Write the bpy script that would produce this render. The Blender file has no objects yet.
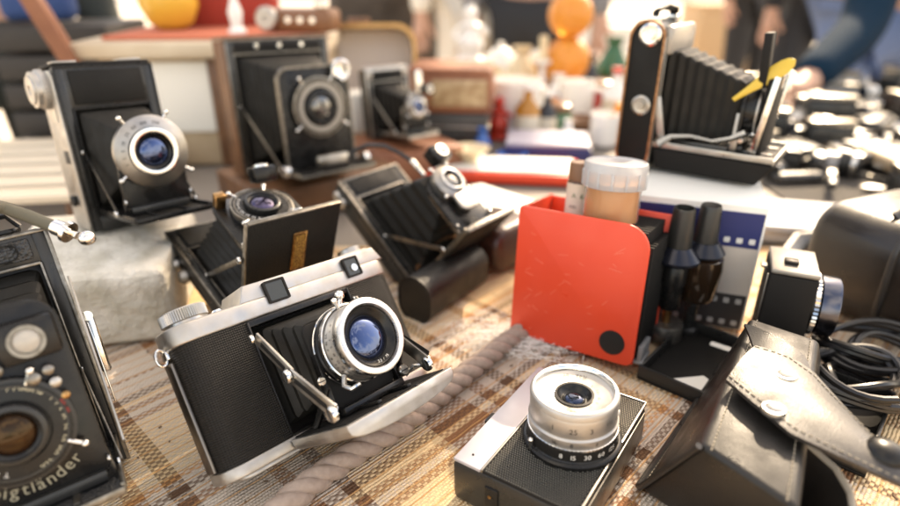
import bpy, bmesh, math, random
from mathutils import Vector, Matrix, Euler
R = math.radians
random.seed(7)
sc = bpy.context.scene
COL = sc.collection

# ------------------------------------------------------------------ camera, sky, sun, exposure
CAM_H, PITCH, FPX = .28, R(25), 600.0
cd = bpy.data.cameras.new('camera'); cam = bpy.data.objects.new('camera', cd); COL.objects.link(cam)
cam.location = (0, 0, CAM_H); cam.rotation_euler = (R(90) - PITCH, 0, 0)
cd.sensor_width = 36; cd.lens = 24; cd.clip_start = .01; cd.clip_end = 300
cd.dof.use_dof = True; cd.dof.focus_distance = .375; cd.dof.aperture_fstop = 2.9; cd.dof.aperture_blades = 0
sc.camera = cam

SUN_EL, SUN_AZ = R(38), R(31)            # azimuth from +Y towards +X: behind the stall, on the right
w = bpy.data.worlds.new('World'); sc.world = w; w.use_nodes = True
nt = w.node_tree
sky = nt.nodes.new('ShaderNodeTexSky'); sky.sky_type = 'NISHITA'; sky.sun_disc = False
sky.sun_elevation = SUN_EL; sky.sun_rotation = SUN_AZ; sky.dust_density = 2.5; sky.ozone_density = .6
# broken white cloud over the upper sky
tcw = nt.nodes.new('ShaderNodeTexCoord'); nzw = nt.nodes.new('ShaderNodeTexNoise'); nzw.inputs['Scale'].default_value = 3.2; nzw.inputs['Detail'].default_value = 7; nzw.inputs['Distortion'].default_value = .6
nt.links.new(tcw.outputs['Generated'], nzw.inputs['Vector'])
rpw = nt.nodes.new('ShaderNodeValToRGB'); rpw.color_ramp.elements[0].position = .46; rpw.color_ramp.elements[0].color = (0, 0, 0, 1); rpw.color_ramp.elements[1].position = .6; rpw.color_ramp.elements[1].color = (.85, .85, .85, 1)
nt.links.new(nzw.outputs['Fac'], rpw.inputs['Fac'])
mxw = nt.nodes.new('ShaderNodeMix'); mxw.data_type = 'RGBA'; nt.links.new(rpw.outputs['Color'], mxw.inputs[0]); nt.links.new(sky.outputs[0], mxw.inputs[6]); mxw.inputs[7].default_value = (6.2, 5.9, 5.5, 1)
nt.links.new(mxw.outputs[2], nt.nodes['Background'].inputs[0]); nt.nodes['Background'].inputs[1].default_value = .15
sd = bpy.data.lights.new('sun', 'SUN'); sun = bpy.data.objects.new('sun', sd); COL.objects.link(sun)
sd.energy = 3.4; sd.angle = R(.5); sd.color = (1, .9, .76)
S = Vector((math.sin(SUN_AZ) * math.cos(SUN_EL), math.cos(SUN_AZ) * math.cos(SUN_EL), math.sin(SUN_EL)))
sun.rotation_euler = S.to_track_quat('Z', 'Y').to_euler()
vs = sc.view_settings
sc.display_settings.display_device = 'sRGB'
vs.view_transform = 'Standard'; vs.look = 'None'; vs.gamma = 1; vs.use_curve_mapping = False
vs.exposure = 1.75
vs.use_white_balance = True; vs.white_balance_temperature = 8000; vs.white_balance_tint = 12
sc.render.engine = 'CYCLES'
sc.cycles.use_denoising = True
sc.cycles.max_bounces = 8

# ------------------------------------------------------------------ helpers
def at(px, py, z=None, d=None):
    """World point seen at a pixel of the 900 px wide photograph, on height z or at depth d."""
    a, b = (px - 450) / FPX, -(py - 253) / FPX
    c, s = math.cos(PITCH), math.sin(PITCH)
    v = Vector((a, c + b * s, -s + b * c))
    t = (z - CAM_H) / v.z if z is not None else d
    return Vector((0, 0, CAM_H)) + v * t

T = Matrix.Translation
def Rx(a): return Matrix.Rotation(R(a), 4, 'X')
def Ry(a): return Matrix.Rotation(R(a), 4, 'Y')
def Rz(a): return Matrix.Rotation(R(a), 4, 'Z')
def LM(x, y, z): return T((x, y, z)) @ Rx(90)       # local z -> -y : lens axis towards the front
def XM(x, y, z): return T((x, y, z)) @ Ry(-90)      # local z -> -x

def rrect(w, h, r, n=5, cx=0, cy=0):
    p = []
    for qx, qy, a0 in ((1, 1, 0), (-1, 1, 90), (-1, -1, 180), (1, -1, 270)):
        for i in range(n + 1):
            a = R(a0 + 90 * i / n)
            p.append((cx + qx * (w / 2 - r) + r * math.cos(a), cy + qy * (h / 2 - r) + r * math.sin(a)))
    return p

def circ(r, n=32, cx=0, cy=0): return [(cx + r * math.cos(2 * math.pi * i / n), cy + r * math.sin(2 * math.pi * i / n)) for i in range(n)]

_gl = {}
def glyph(ch):
    if ch not in _gl:
        cu = bpy.data.curves.new('g', 'FONT'); cu.body = ch; cu.size = 1; cu.align_x = 'CENTER'; cu.resolution_u = 3
        o = bpy.data.objects.new('g', cu); COL.objects.link(o)
        bpy.context.view_layer.update()
        m = bpy.data.meshes.new_from_object(o.evaluated_get(bpy.context.evaluated_depsgraph_get()))
        bpy.data.objects.remove(o)
        xs = [v.co.x for v in m.vertices] or [0]
        _gl[ch] = (m, max(xs) - min(xs))
    return _gl[ch]

class MB:
    def __init__(s): s.bm = bmesh.new(); s.mats = []
    def mi(s, m):
        if m is None: return 0
        if m not in s.mats: s.mats.append(m)
        return s.mats.index(m)
    def merge(s, t, M=None, m=None):
        k = s.mi(m)
        for f in t.faces: f.material_index = k
        if M is not None: bmesh.ops.transform(t, matrix=M, verts=t.verts)
        me = bpy.data.meshes.new('t'); t.to_mesh(me); t.free(); s.bm.from_mesh(me); bpy.data.meshes.remove(me); return s
    def box(s, c, d, b=0, M=None, m=None, seg=2):
        t = bmesh.new(); bmesh.ops.create_cube(t, size=1)
        for v in t.verts: v.co = Vector((v.co.x * d[0] + c[0], v.co.y * d[1] + c[1], v.co.z * d[2] + c[2]))
        if b: bmesh.ops.bevel(t, geom=t.edges[:], offset=min(b, min(d) * .49), segments=seg, profile=.5, affect='EDGES')
        return s.merge(t, M, m)
    def box2(s, a, c, b=0, M=None, m=None):
        return s.box([(a[i] + c[i]) / 2 for i in range(3)], [abs(a[i] - c[i]) for i in range(3)], b, M, m)
    def prism(s, poly, z0, z1, b=0, M=None, m=None, seg=2):
        t = bmesh.new(); vs_ = [t.verts.new((x, y, z0)) for x, y in poly]
        f = t.faces.new(vs_); r = bmesh.ops.extrude_face_region(t, geom=[f])
        bmesh.ops.translate(t, verts=[v for v in r['geom'] if isinstance(v, bmesh.types.BMVert)], vec=(0, 0, z1 - z0))
        bmesh.ops.recalc_face_normals(t, faces=t.faces)
        if b:
            e = [e for e in t.edges if abs(e.verts[0].co.z - e.verts[1].co.z) < 1e-9]
            bmesh.ops.bevel(t, geom=e, offset=b, segments=seg, profile=.5, affect='EDGES')
        return s.merge(t, M, m)
    def frame(s, outer, inner, z0, z1, M=None, m=None):
        """Flat ring between two loops with as many points."""
        t = bmesh.new(); n = len(outer)
        L = [[t.verts.new((x, y, z)) for x, y in lp] for lp, z in ((outer, z0), (outer, z1), (inner, z1), (inner, z0))]
        for k in range(4):
            A, B = L[k], L[(k + 1) % 4]
            for i in range(n): t.faces.new((A[i], A[(i + 1) % n], B[(i + 1) % n], B[i]))
        bmesh.ops.recalc_face_normals(t, faces=t.faces); return s.merge(t, M, m)
    def lathe(s, prof, M=None, m=None, seg=48, knurl=None):
        t = bmesh.new(); rings = []
        for k, (r, z) in enumerate(prof):
            if r < 1e-7: rings.append([t.verts.new((0, 0, z))])
            else:
                ring = []
                for i in range(seg):
                    q = r * (1 - (knurl[1] if knurl and k in knurl[0] and i % 2 else 0))
                    ring.append(t.verts.new((q * math.cos(2 * math.pi * i / seg), q * math.sin(2 * math.pi * i / seg), z)))
                rings.append(ring)
        for A, B in zip(rings, rings[1:]):
            if len(A) == 1 and len(B) == 1: continue
            for i in range(seg):
                j = (i + 1) % seg
                if len(A) == 1: t.faces.new((A[0], B[i], B[j]))
                elif len(B) == 1: t.faces.new((A[i], A[j], B[0]))
                else: t.faces.new((A[i], A[j], B[j], B[i]))
        bmesh.ops.recalc_face_normals(t, faces=t.faces); return s.merge(t, M, m)
    def cyl(s, r, z0, z1, M=None, m=None, seg=32, b=0, r2=None):
        r2 = r if r2 is None else r2
        p = [(0, z0), (r - b, z0), (r, z0 + b), (r2, z1 - b), (r2 - b, z1), (0, z1)] if b else [(0, z0), (r, z0), (r2, z1), (0, z1)]
        return s.lathe(p, M, m, seg)
    def rod(s, a, b, r, m=None, seg=10, r2=None):
        a, b = Vector(a), Vector(b); d = b - a
        return s.cyl(r, 0, d.length, T(a) @ d.to_track_quat('Z', 'Y').to_matrix().to_4x4(), m, seg, 0, r2)
    def bar(s, a, b, w_, th, up=(1, 0, 0), m=None, bev=.0003):
        """Flat bar from a to b, w_ wide, th thick along up."""
        a, b = Vector(a), Vector(b); z = (b - a); L = z.length; z.normalize(); x = Vector(up); x = (x - z * x.dot(z)).normalized(); y = z.cross(x)
        M = Matrix(((x.x, y.x, z.x, a.x), (x.y, y.y, z.y, a.y), (x.z, y.z, z.z, a.z), (0, 0, 0, 1)))
        return s.box((0, 0, L / 2), (th, w_, L), bev, M, m)
    def tube(s, pts, r, seg=8, M=None, m=None, flat=1):
        pts = [Vector(p) for p in pts]; n = len(pts); t = bmesh.new(); rings = []
        d0 = (pts[1] - pts[0]).normalized(); x = d0.orthogonal().normalized()
        for i, p in enumerate(pts):
            d = (pts[min(i + 1, n - 1)] - pts[max(i - 1, 0)]).normalized()
            x = (x - d * x.dot(d)).normalized(); y = d.cross(x); q = r[i] if isinstance(r, (list, tuple)) else r
            rings.append([t.verts.new(p + (x * math.cos(2 * math.pi * k / seg) + y * flat * math.sin(2 * math.pi * k / seg)) * q) for k in range(seg)])
        for A, B in zip(rings, rings[1:]):
            for i in range(seg): t.faces.new((A[i], A[(i + 1) % seg], B[(i + 1) % seg], B[i]))
        t.faces.new(rings[0][::-1]); t.faces.new(rings[-1])
        bmesh.ops.recalc_face_normals(t, faces=t.faces); return s.merge(t, M, m)
    def sphere(s, c, r, sc_=(1, 1, 1), m=None, seg=24, M=None):
        t = bmesh.new(); bmesh.ops.create_uvsphere(t, u_segments=seg, v_segments=seg // 2, radius=r)
        for v in t.verts: v.co = Vector((v.co.x * sc_[0] + c[0], v.co.y * sc_[1] + c[1], v.co.z * sc_[2] + c[2]))
        return s.merge(t, M, m)
    def loft(s, rings, M=None, m=None, cap=True):
        t = bmesh.new(); n = len(rings[0]); V = [[t.verts.new(p) for p in r] for r in rings]
        for A, B in zip(V, V[1:]):
            for i in range(n): t.faces.new((A[i], A[(i + 1) % n], B[(i + 1) % n], B[i]))
        if cap: t.faces.new(V[0][::-1]); t.faces.new(V[-1])
        bmesh.ops.recalc_face_normals(t, faces=t.faces); return s.merge(t, M, m)
    def glyphs(s, ch, M, m):
        g, _ = glyph(ch); t = bmesh.new(); t.from_mesh(g); return s.merge(t, M, m)
    def text(s, txt, size, M, m, gap=.12):
        """Line of letters centred on M's origin, in M's xy plane."""
        ws = [(glyph(c)[1] if c != ' ' else .3) + gap for c in txt]; x = -sum(ws) / 2
        for c, w_ in zip(txt, ws):
            if c != ' ': s.glyphs(c, M @ Matrix.Scale(size, 4) @ T((x + w_ / 2, -.35, 0)), m)
            x += w_
        return s
    def ring_text(s, txt, r, size, M, m, a0, step=None, inward=False):
        """Letters on a flat ring, clockwise from angle a0 (degrees, 90 = top); tops point out (or in)."""
        a = a0
        for c in txt:
            wd = (glyph(c)[1] if c != ' ' else .35) + .14
            da = math.degrees(wd * size / r) if step is None else step
            a -= (da / 2) * (-1 if inward else 1)
            if c != ' ': s.glyphs(c, M @ Rz(a) @ T((r, 0, 0)) @ Rz(90 if inward else -90) @ Matrix.Scale(size, 4) @ T((0, -.35, 0)), m)
            a -= (da / 2) * (-1 if inward else 1)
        return s
    def barrel_text(s, items, r, z, size, M, m):
        """Strings on a cylinder wall of radius r about M's z axis: (angle, text)."""
        for a0, txt in items:
            a = a0
            for c in txt:
                wd = (glyph(c)[1] if c != ' ' else .3) + .12; da = math.degrees(wd * size / r)
                a += da / 2
                if c != ' ': s.glyphs(c, M @ Rz(a) @ T((r, 0, z)) @ Rz(90) @ Rx(90) @ Matrix.Scale(size, 4) @ T((0, -.35, 0)), m)
                a += da / 2
        return s
    def build(s, name, m=None, parent=None, angle=38):
        me = bpy.data.meshes.new(name); s.bm.to_mesh(me); s.bm.free()
        if not s.mats: s.mats = [m]
        for x in s.mats: me.materials.append(x)
        for p in me.polygons: p.use_smooth = True
        me.set_sharp_from_angle(angle=R(angle))
        o = bpy.data.objects.new(name, me); COL.objects.link(o)
        if parent: o.parent = parent
        return o

def hexa(b, lo, hi, bev, m=None):
    """Bevelled solid between two loops of four points."""
    t = bmesh.new(); A = [t.verts.new(p) for p in lo]; B = [t.verts.new(p) for p in hi]
    for i in range(4): t.faces.new((A[i], A[(i + 1) % 4], B[(i + 1) % 4], B[i]))
    t.faces.new(A[::-1]); t.faces.new(B); bmesh.ops.recalc_face_normals(t, faces=t.faces)
    bmesh.ops.bevel(t, geom=t.edges[:], offset=bev, segments=3, profile=.5, affect='EDGES'); return b.merge(t, None, m)

def sheet(b, L_, R_, th, nz=6, m=None):
    """Leather strip between two edge polylines (points with equal counts), th thick, gently crowned."""
    rings = []
    for p, q in zip(L_, R_):
        p, q = Vector(p), Vector(q); n = Vector((0, 0, 1)); top, bot = [], []
        for k in range(nz + 1):
            f = k / nz; v = p.lerp(q, f); c = .0025 * math.sin(math.pi * f)
            e = th * (.35 if k in (0, nz) else .5)
            top.append(v + n * (c + e)); bot.append(v + n * (c - e))
        rings.append(top + bot[::-1])
    return b.loft(rings, None, m)

def thing(name, label, cat, loc=(0, 0, 0), rot=(0, 0, 0), group=None):
    o = bpy.data.objects.new(name, None); COL.objects.link(o); o.empty_display_size = .02
    o.location = loc; o.rotation_euler = Euler([R(a) for a in rot], 'XYZ')
    return tag(o, label, cat, group)
def tag(o, label, cat, group=None):
    o['label'] = label; o['category'] = cat
    if group: o['group'] = group
    return o
def struct(o): o['kind'] = 'structure'; return o

# ------------------------------------------------------------------ materials
def mat(name, base, rough=.5, metal=0, bump=None, var=None, coat=0, trans=0, ior=1.5, spec=.5, rvar=0, sss=0, emit=None):
    """bump = (scale, strength, distance, kind); var = (scale, colour2, contrast)."""
    m = bpy.data.materials.new(name); m.use_nodes = True; n = m.node_tree.nodes; l = m.node_tree.links; p = n['Principled BSDF']
    p.inputs['Base Color'].default_value = (*base, 1); p.inputs['Roughness'].default_value = rough; p.inputs['Metallic'].default_value = metal
    p.inputs['Coat Weight'].default_value = coat; p.inputs['Transmission Weight'].default_value = trans; p.inputs['IOR'].default_value = ior
    p.inputs['Specular IOR Level'].default_value = spec
    tc = n.new('ShaderNodeTexCoord')
    def noise(scale, detail=4):
        q = n.new('ShaderNodeTexNoise'); q.inputs['Scale'].default_value = scale; q.inputs['Detail'].default_value = detail; l.new(tc.outputs['Object'], q.inputs['Vector']); return q
    if var:
        q = noise(var[0]); r = n.new('ShaderNodeValToRGB'); c = var[2] if len(var) > 2 else .18
        r.color_ramp.elements[0].position = .5 - c; r.color_ramp.elements[0].color = (*base, 1)
        r.color_ramp.elements[1].position = .5 + c; r.color_ramp.elements[1].color = (*var[1], 1)
        l.new(q.outputs['Fac'], r.inputs['Fac']); l.new(r.outputs['Color'], p.inputs['Base Color'])
    if rvar:
        q = noise(rvar, 6); mr = n.new('ShaderNodeMapRange'); mr.inputs[1].default_value = .3; mr.inputs[2].default_value = .7
        mr.inputs[3].default_value = max(rough - .12, .03); mr.inputs[4].default_value = min(rough + .18, 1)
        l.new(q.outputs['Fac'], mr.inputs[0]); l.new(mr.outputs[0], p.inputs['Roughness'])
    if bump:
        kind = bump[3] if len(bump) > 3 else 'noise'
        if kind == 'noise': h = noise(bump[0], 5).outputs['Fac']
        elif kind == 'leather':
            q = n.new('ShaderNodeTexVoronoi'); q.inputs['Scale'].default_value = bump[0]; l.new(tc.outputs['Object'], q.inputs['Vector']); h = q.outputs['Distance']
        else:
            sp = n.new('ShaderNodeSeparateXYZ'); l.new(tc.outputs['Object'], sp.inputs[0])
            def wave(ax, ph=0):
                a = n.new('ShaderNodeMath'); a.operation = 'MULTIPLY_ADD'; a.inputs[1].default_value = bump[0]; a.inputs[2].default_value = ph; l.new(sp.outputs[ax], a.inputs[0])
                b = n.new('ShaderNodeMath'); b.operation = 'SINE'; l.new(a.outputs[0], b.inputs[0]); return b.outputs[0]
            if kind == 'ribs':      # horizontal grain lines broken by short dashes
                a, b = wave('Z'), wave('X')
                q = n.new('ShaderNodeMath'); q.operation = 'MULTIPLY_ADD'; q.inputs[1].default_value = .35; l.new(b, q.inputs[0]); l.new(a, q.inputs[2]); h = q.outputs[0]
            else:                   # studs
                a, b = wave('X'), wave('Y')
                q = n.new('ShaderNodeMath'); q.operation = 'MULTIPLY'; l.new(a, q.inputs[0]); l.new(b, q.inputs[1]); h = q.outputs[0]
        bp = n.new('ShaderNodeBump'); bp.inputs['Strength'].default_value = bump[1]; bp.inputs['Distance'].default_value = bump[2]
        l.new(h, bp.inputs['Height']); l.new(bp.outputs[0], p.inputs['Normal'])
    return m

BLK = mat('black_paint', (.016, .016, .015), .32, 0, (900, .15, .0003), rvar=60)
BLKG = mat('black_gloss', (.01, .0095, .009), .24, 0, rvar=90, spec=.3)
BLKM = mat('black_matt', (.012, .011, .01), .65, 0, (700, .2, .0003), spec=.2)
LEA = mat('black_leatherette', (.009, .0085, .0075), .5, 0, spec=.2, bump= (900, .5, .0005, 'leather'), rvar=40)
RIB = mat('ribbed_leatherette', (.02, .0185, .0165), .42, 0, (4600, 1, .0009, 'ribs'), rvar=30, spec=.4)
STUD = mat('studded_metal', (.2, .185, .16), .33, .85, rvar=60)
CHR = mat('satin_chrome', (.5, .48, .455), .42, 1, (2500, .12, .0003), (70, (.4, .37, .33), .3), rvar=110)
CHRB = mat('bright_chrome', (.74, .72, .68), .14, 1, rvar=120)
ALU = mat('worn_aluminium', (.55, .53, .49), .38, 1, (1800, .12, .0003), (80, (.36, .33, .29), .4), rvar=60)
STRIP = mat('grey_painted_plate', (.5, .48, .5), .38, .35, (1500, .06, .0002), rvar=40)
TRIM = mat('dull_trim', (.3, .28, .25), .36, 1, var=(200, (.16, .145, .12)))
BRASS = mat('worn_brass', (.5, .3, .13), .32, 1, var=(300, (.25, .13, .05)))
COPPER = mat('copper_edge', (.42, .22, .11), .4, .8, var=(200, (.2, .1, .05)))
BEL = mat('bellows_cloth', (.012, .011, .009), .55, 0, (1500, .4, .0004), rvar=80, spec=.25)
WHT = mat('white_ink', (.75, .73, .68), .5)
INK = mat('black_ink', (.02, .02, .02), .5)
REDI = mat('red_ink', (.5, .04, .03), .5)
FACE = mat('pale_engraved_face', (.5, .47, .43), .4, .8, rvar=90)
def glassy(name, tint, ior=1.9):
    m = mat(name, tint, .03, 0, ior=ior, spec=.6); m.node_tree.nodes['Principled BSDF'].inputs['Specular Tint'].default_value = (.4, .55, 1, 1); return m    # bluish anti-reflection coating
LENS = glassy('coated_lens_glass', (.006, .007, .016), 2.3)
def coated(name, tint, spec_tint, ior):
    m = glassy(name, tint, ior); m.node_tree.nodes['Principled BSDF'].inputs['Specular Tint'].default_value = (*spec_tint, 1); return m
LENSG = coated('amber_tinted_lens_glass', (.02, .009, .004), (.6, .45, .3), 1.55)
LENSW = coated('uncoated_lens_glass', (.02, .02, .02), (1, .97, .92), 2.2)
LENSP = coated('violet_lens_glass', (.006, .005, .012), (.62, .55, 1), 1.8)
LENSD = glassy('dark_lens_glass', (.004, .005, .006), 1.7)
WIN = mat('smoked_window_glass', (.03, .028, .015), .06, 0, (80, .05, .001), ior=1.6)
REDP = mat('red_plastic', (.78, .07, .028), .38, 0, (500, .05, .0004), (18, (.72, .06, .025), .3), rvar=35)
REDF = mat('red_fabric', (.33, .035, .02), .8, 0, (120, .3, .003))
ORG = mat('orange_powder', (.78, .34, .11), .7)
CLEAR = mat('clear_plastic', (.95, .95, .94), .1, 0, trans=.97, ior=1.35)
FROST = mat('frosted_lid_plastic', (.8, .82, .84), .35, 0, trans=.6, ior=1.4)
BROWNC = mat('brown_cap', (.19, .09, .04), .45)
PAPER = mat('old_paper', (.7, .64, .52), .75, 0, (60, .1, .002), (40, (.58, .5, .38)))
WPAP = mat('white_paper', (.8, .78, .72), .7, 0, (50, .1, .002))
NAVY = mat('navy_print', (.022, .03, .13), .45)
GREYC = mat('beige_grey_print', (.6, .52, .44), .55, 0, var=(30, (.66, .58, .5)))
DFILM = mat('dark_film_print', (.045, .04, .037), .5)
WOOD = mat('brown_wood', (.2, .09, .04), .45, 0, (90, .3, .002), (30, (.1, .045, .02), .2))
WOODR = mat('reddish_wood', (.3, .12, .06), .5, 0, (60, .3, .002), (25, (.2, .07, .035), .25))
WOODP = mat('pale_wood', (.55, .42, .27), .55, 0, (60, .3, .002), (16, (.42, .3, .18), .25))
STONE = mat('pale_stone', (.8, .75, .66), .65, 0, (90, .9, .005), (42, (.46, .42, .33), .24))
ROPE = mat('rope_fibre', (.42, .325, .265), .85, 0, (2200, .6, .0006), (260, (.28, .21, .17), .3))
CASEL = mat('black_case_leather', (.018, .015, .013), .38, 0, (1500, .3, .0004, 'leather'), spec=.65, rvar=60)
BRL = mat('brown_black_leather', (.016, .0115, .009), .36, 0, (600, .3, .0006), coat=.2, rvar=40)
CASEB = mat('dull_case_leather', (.012, .0105, .009), .38, 0, (1500, .3, .0004, 'leather'), spec=.42, rvar=60)
THREAD = mat('leather_thread', (.3, .26, .2), .8)
RUB = mat('black_cable_rubber', (.014, .013, .013), .32)
SKIN = mat('skin', (.5, .28, .19), .5, 0, (90, .2, .002), sss=.1)
HAIR = mat('dark_hair', (.02, .014, .01), .6, 0, (200, .5, .003))
GLAZE = mat('white_glaze', (.8, .78, .74), .15, 0, (20, .05, .002))
def flatc(n, c, r=.5, **k): return mat(n, c, r, **k)

# ------------------------------------------------------------------ the setting
def pavement():
    m = mat('pale_paving', (.5, .44, .37), .85, 0, (6, .4, .02), (1.3, (.62, .56, .48), .25))
    b = MB(); n = 24
    t = bmesh.new(); bmesh.ops.create_grid(t, x_segments=n, y_segments=n, size=60); b.merge(t, T((0, 20, -.78)))
    struct(b.build('pavement', m))
pavement()

TX0, TX1, TY0, TY1 = -.82, 2.3, -.35, 1.72
def cloth_material():
    m = bpy.data.materials.new('woven_plaid_mat'); m.use_nodes = True; n = m.node_tree.nodes; l = m.node_tree.links; p = n['Principled BSDF']
    p.inputs['Roughness'].default_value = .72; p.inputs['Specular IOR Level'].default_value = .25
    tc = n.new('ShaderNodeTexCoord'); mp = n.new('ShaderNodeMapping'); l.new(tc.outputs['Object'], mp.inputs['Vector'])
    mp.inputs['Rotation'].default_value = (0, 0, R(-46)); mp.inputs['Location'].default_value = (.052, .031, 0)
    wob = n.new('ShaderNodeTexNoise'); wob.inputs['Scale'].default_value = 60; l.new(tc.outputs['Object'], wob.inputs['Vector'])
    vm = n.new('ShaderNodeVectorMath'); vm.operation = 'MULTIPLY_ADD'; vm.inputs[1].default_value = (.0016, .0016, 0); l.new(wob.outputs['Color'], vm.inputs[0]); l.new(mp.outputs[0], vm.inputs[2])
    sp = n.new('ShaderNodeSeparateXYZ'); l.new(vm.outputs[0], sp.inputs[0])
    U, V = sp.outputs['X'], sp.outputs['Y']
    def M(op, a, b=None, c=None):
        q = n.new('ShaderNodeMath'); q.operation = op
        for i, v in enumerate((a, b, c)):
            if v is None: continue
            if isinstance(v, (int, float)): q.inputs[i].default_value = v
            else: l.new(v, q.inputs[i])
        return q.outputs[0]
    def ramp(src, period, stops):
        f = M('FRACT', M('DIVIDE', src, period)); r = n.new('ShaderNodeValToRGB'); r.color_ramp.interpolation = 'CONSTANT'; e = r.color_ramp.elements
        for i, (pos, col) in enumerate(stops):
            q = e[i] if i < 2 else e.new(pos)
            q.position = pos; q.color = (*col, 1)
        l.new(f, r.inputs['Fac']); return r.outputs['Color']
    straw, brown, grey, dark, orng = (.82, .6, .35), (.3, .14, .065), (.64, .54, .44), (.13, .068, .038), (.62, .3, .11)
    cu = ramp(U, .22, [(0, straw), (.24, brown), (.42, grey), (.47, brown), (.52, grey), (.57, dark), (.62, grey), (.80, brown), (.84, grey), (.90, dark), (.94, straw)])
    cv = ramp(V, .185, [(0, straw), (.24, brown), (.28, grey), (.31, brown), (.35, straw), (.38, dark), (.42, grey), (.52, brown), (.54, grey), (.70, brown), (.75, grey), (.78, dark), (.81, grey), (.84, orng), (.87, straw)])
    cell = .0023
    pu, pv = M('FLOOR', M('DIVIDE', U, cell * 1.35)), M('FLOOR', M('DIVIDE', V, cell))
    par = M('MODULO', M('ADD', M('ABSOLUTE', pu), M('ABSOLUTE', pv)), 2)
    mx = n.new('ShaderNodeMix'); mx.data_type = 'RGBA'; l.new(M('MULTIPLY_ADD', par, .56, .22), mx.inputs[0]); l.new(cu, mx.inputs[6]); l.new(cv, mx.inputs[7])
    # thin orange binding threads along the sticks
    th = M('LESS_THAN', M('FRACT', M('DIVIDE', V, .0102)), .11)
    mx2 = n.new('ShaderNodeMix'); mx2.data_type = 'RGBA'; l.new(M('MULTIPLY', th, .75), mx2.inputs[0]); l.new(mx.outputs[2], mx2.inputs[6]); mx2.inputs[7].default_value = (.62, .33, .13, 1)
    fib = n.new('ShaderNodeTexNoise'); fib.inputs['Scale'].default_value = 1; fib.inputs['Detail'].default_value = 3
    sx = n.new('ShaderNodeVectorMath'); sx.operation = 'MULTIPLY'; sx.inputs[1].default_value = (120, 1300, 1); l.new(mp.outputs[0], sx.inputs[0]); l.new(sx.outputs[0], fib.inputs['Vector'])
    hs = n.new('ShaderNodeHueSaturation'); l.new(mx2.outputs[2], hs.inputs['Color']); l.new(M('MULTIPLY_ADD', fib.outputs['Fac'], .5, .75), hs.inputs['Value'])
    l.new(hs.outputs[0], p.inputs['Base Color'])
    su = M('SINE', M('MULTIPLY', U, 2 * math.pi / (cell * 1.35))); sv = M('ABSOLUTE', M('SINE', M('MULTIPLY', V, math.pi / cell)))
    h = M('ADD', M('MULTIPLY', M('MULTIPLY', su, M('MULTIPLY_ADD', par, 2, -1)), .35), M('ADD', sv, M('MULTIPLY', th, .8)))
    h = M('ADD', h, M('MULTIPLY', fib.outputs['Fac'], .6))
    bp = n.new('ShaderNodeBump'); bp.inputs['Strength'].default_value = .9; bp.inputs['Distance'].default_value = .0009; l.new(h, bp.inputs['Height']); l.new(bp.outputs[0], p.inputs['Normal'])
    return m

t = thing('market_table', 'long stall table of weathered boards under the camera display', 'table', (0, 0, 0))
tw = mat('weathered_table_board', (.2, .175, .15), .75, 0, (25, .4, .003), (7, (.3, .26, .22), .3))
MB().box2((TX0, TY0, -.034), (TX1, TY1, -.004), .004).build('tabletop', tw, t)
for x in (TX0 + .1, TX1 - .1):
    for y in (TY0 + .1, TY1 - .1): MB().box2((x - .03, y - .03, -.78), (x + .03, y + .03, -.034), .003).build('leg', WOOD, t)
b = MB(); tt = bmesh.new(); bmesh.ops.create_grid(tt, x_segments=90, y_segments=60, size=1)
for v in tt.verts:
    v.co.x *= .72; v.co.y = .14 + v.co.y * .48
    v.co.z = -.0008 + .0006 * math.sin(v.co.x * 21 + v.co.y * 13) + .0007 * math.sin(v.co.x * 57 - v.co.y * 44 + 2 * math.sin(v.co.x * 18))
b.merge(tt)
tag(b.build('woven_mat', cloth_material()), 'woven straw mat in orange, brown and cream plaid covering the table', 'table mat')

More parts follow.
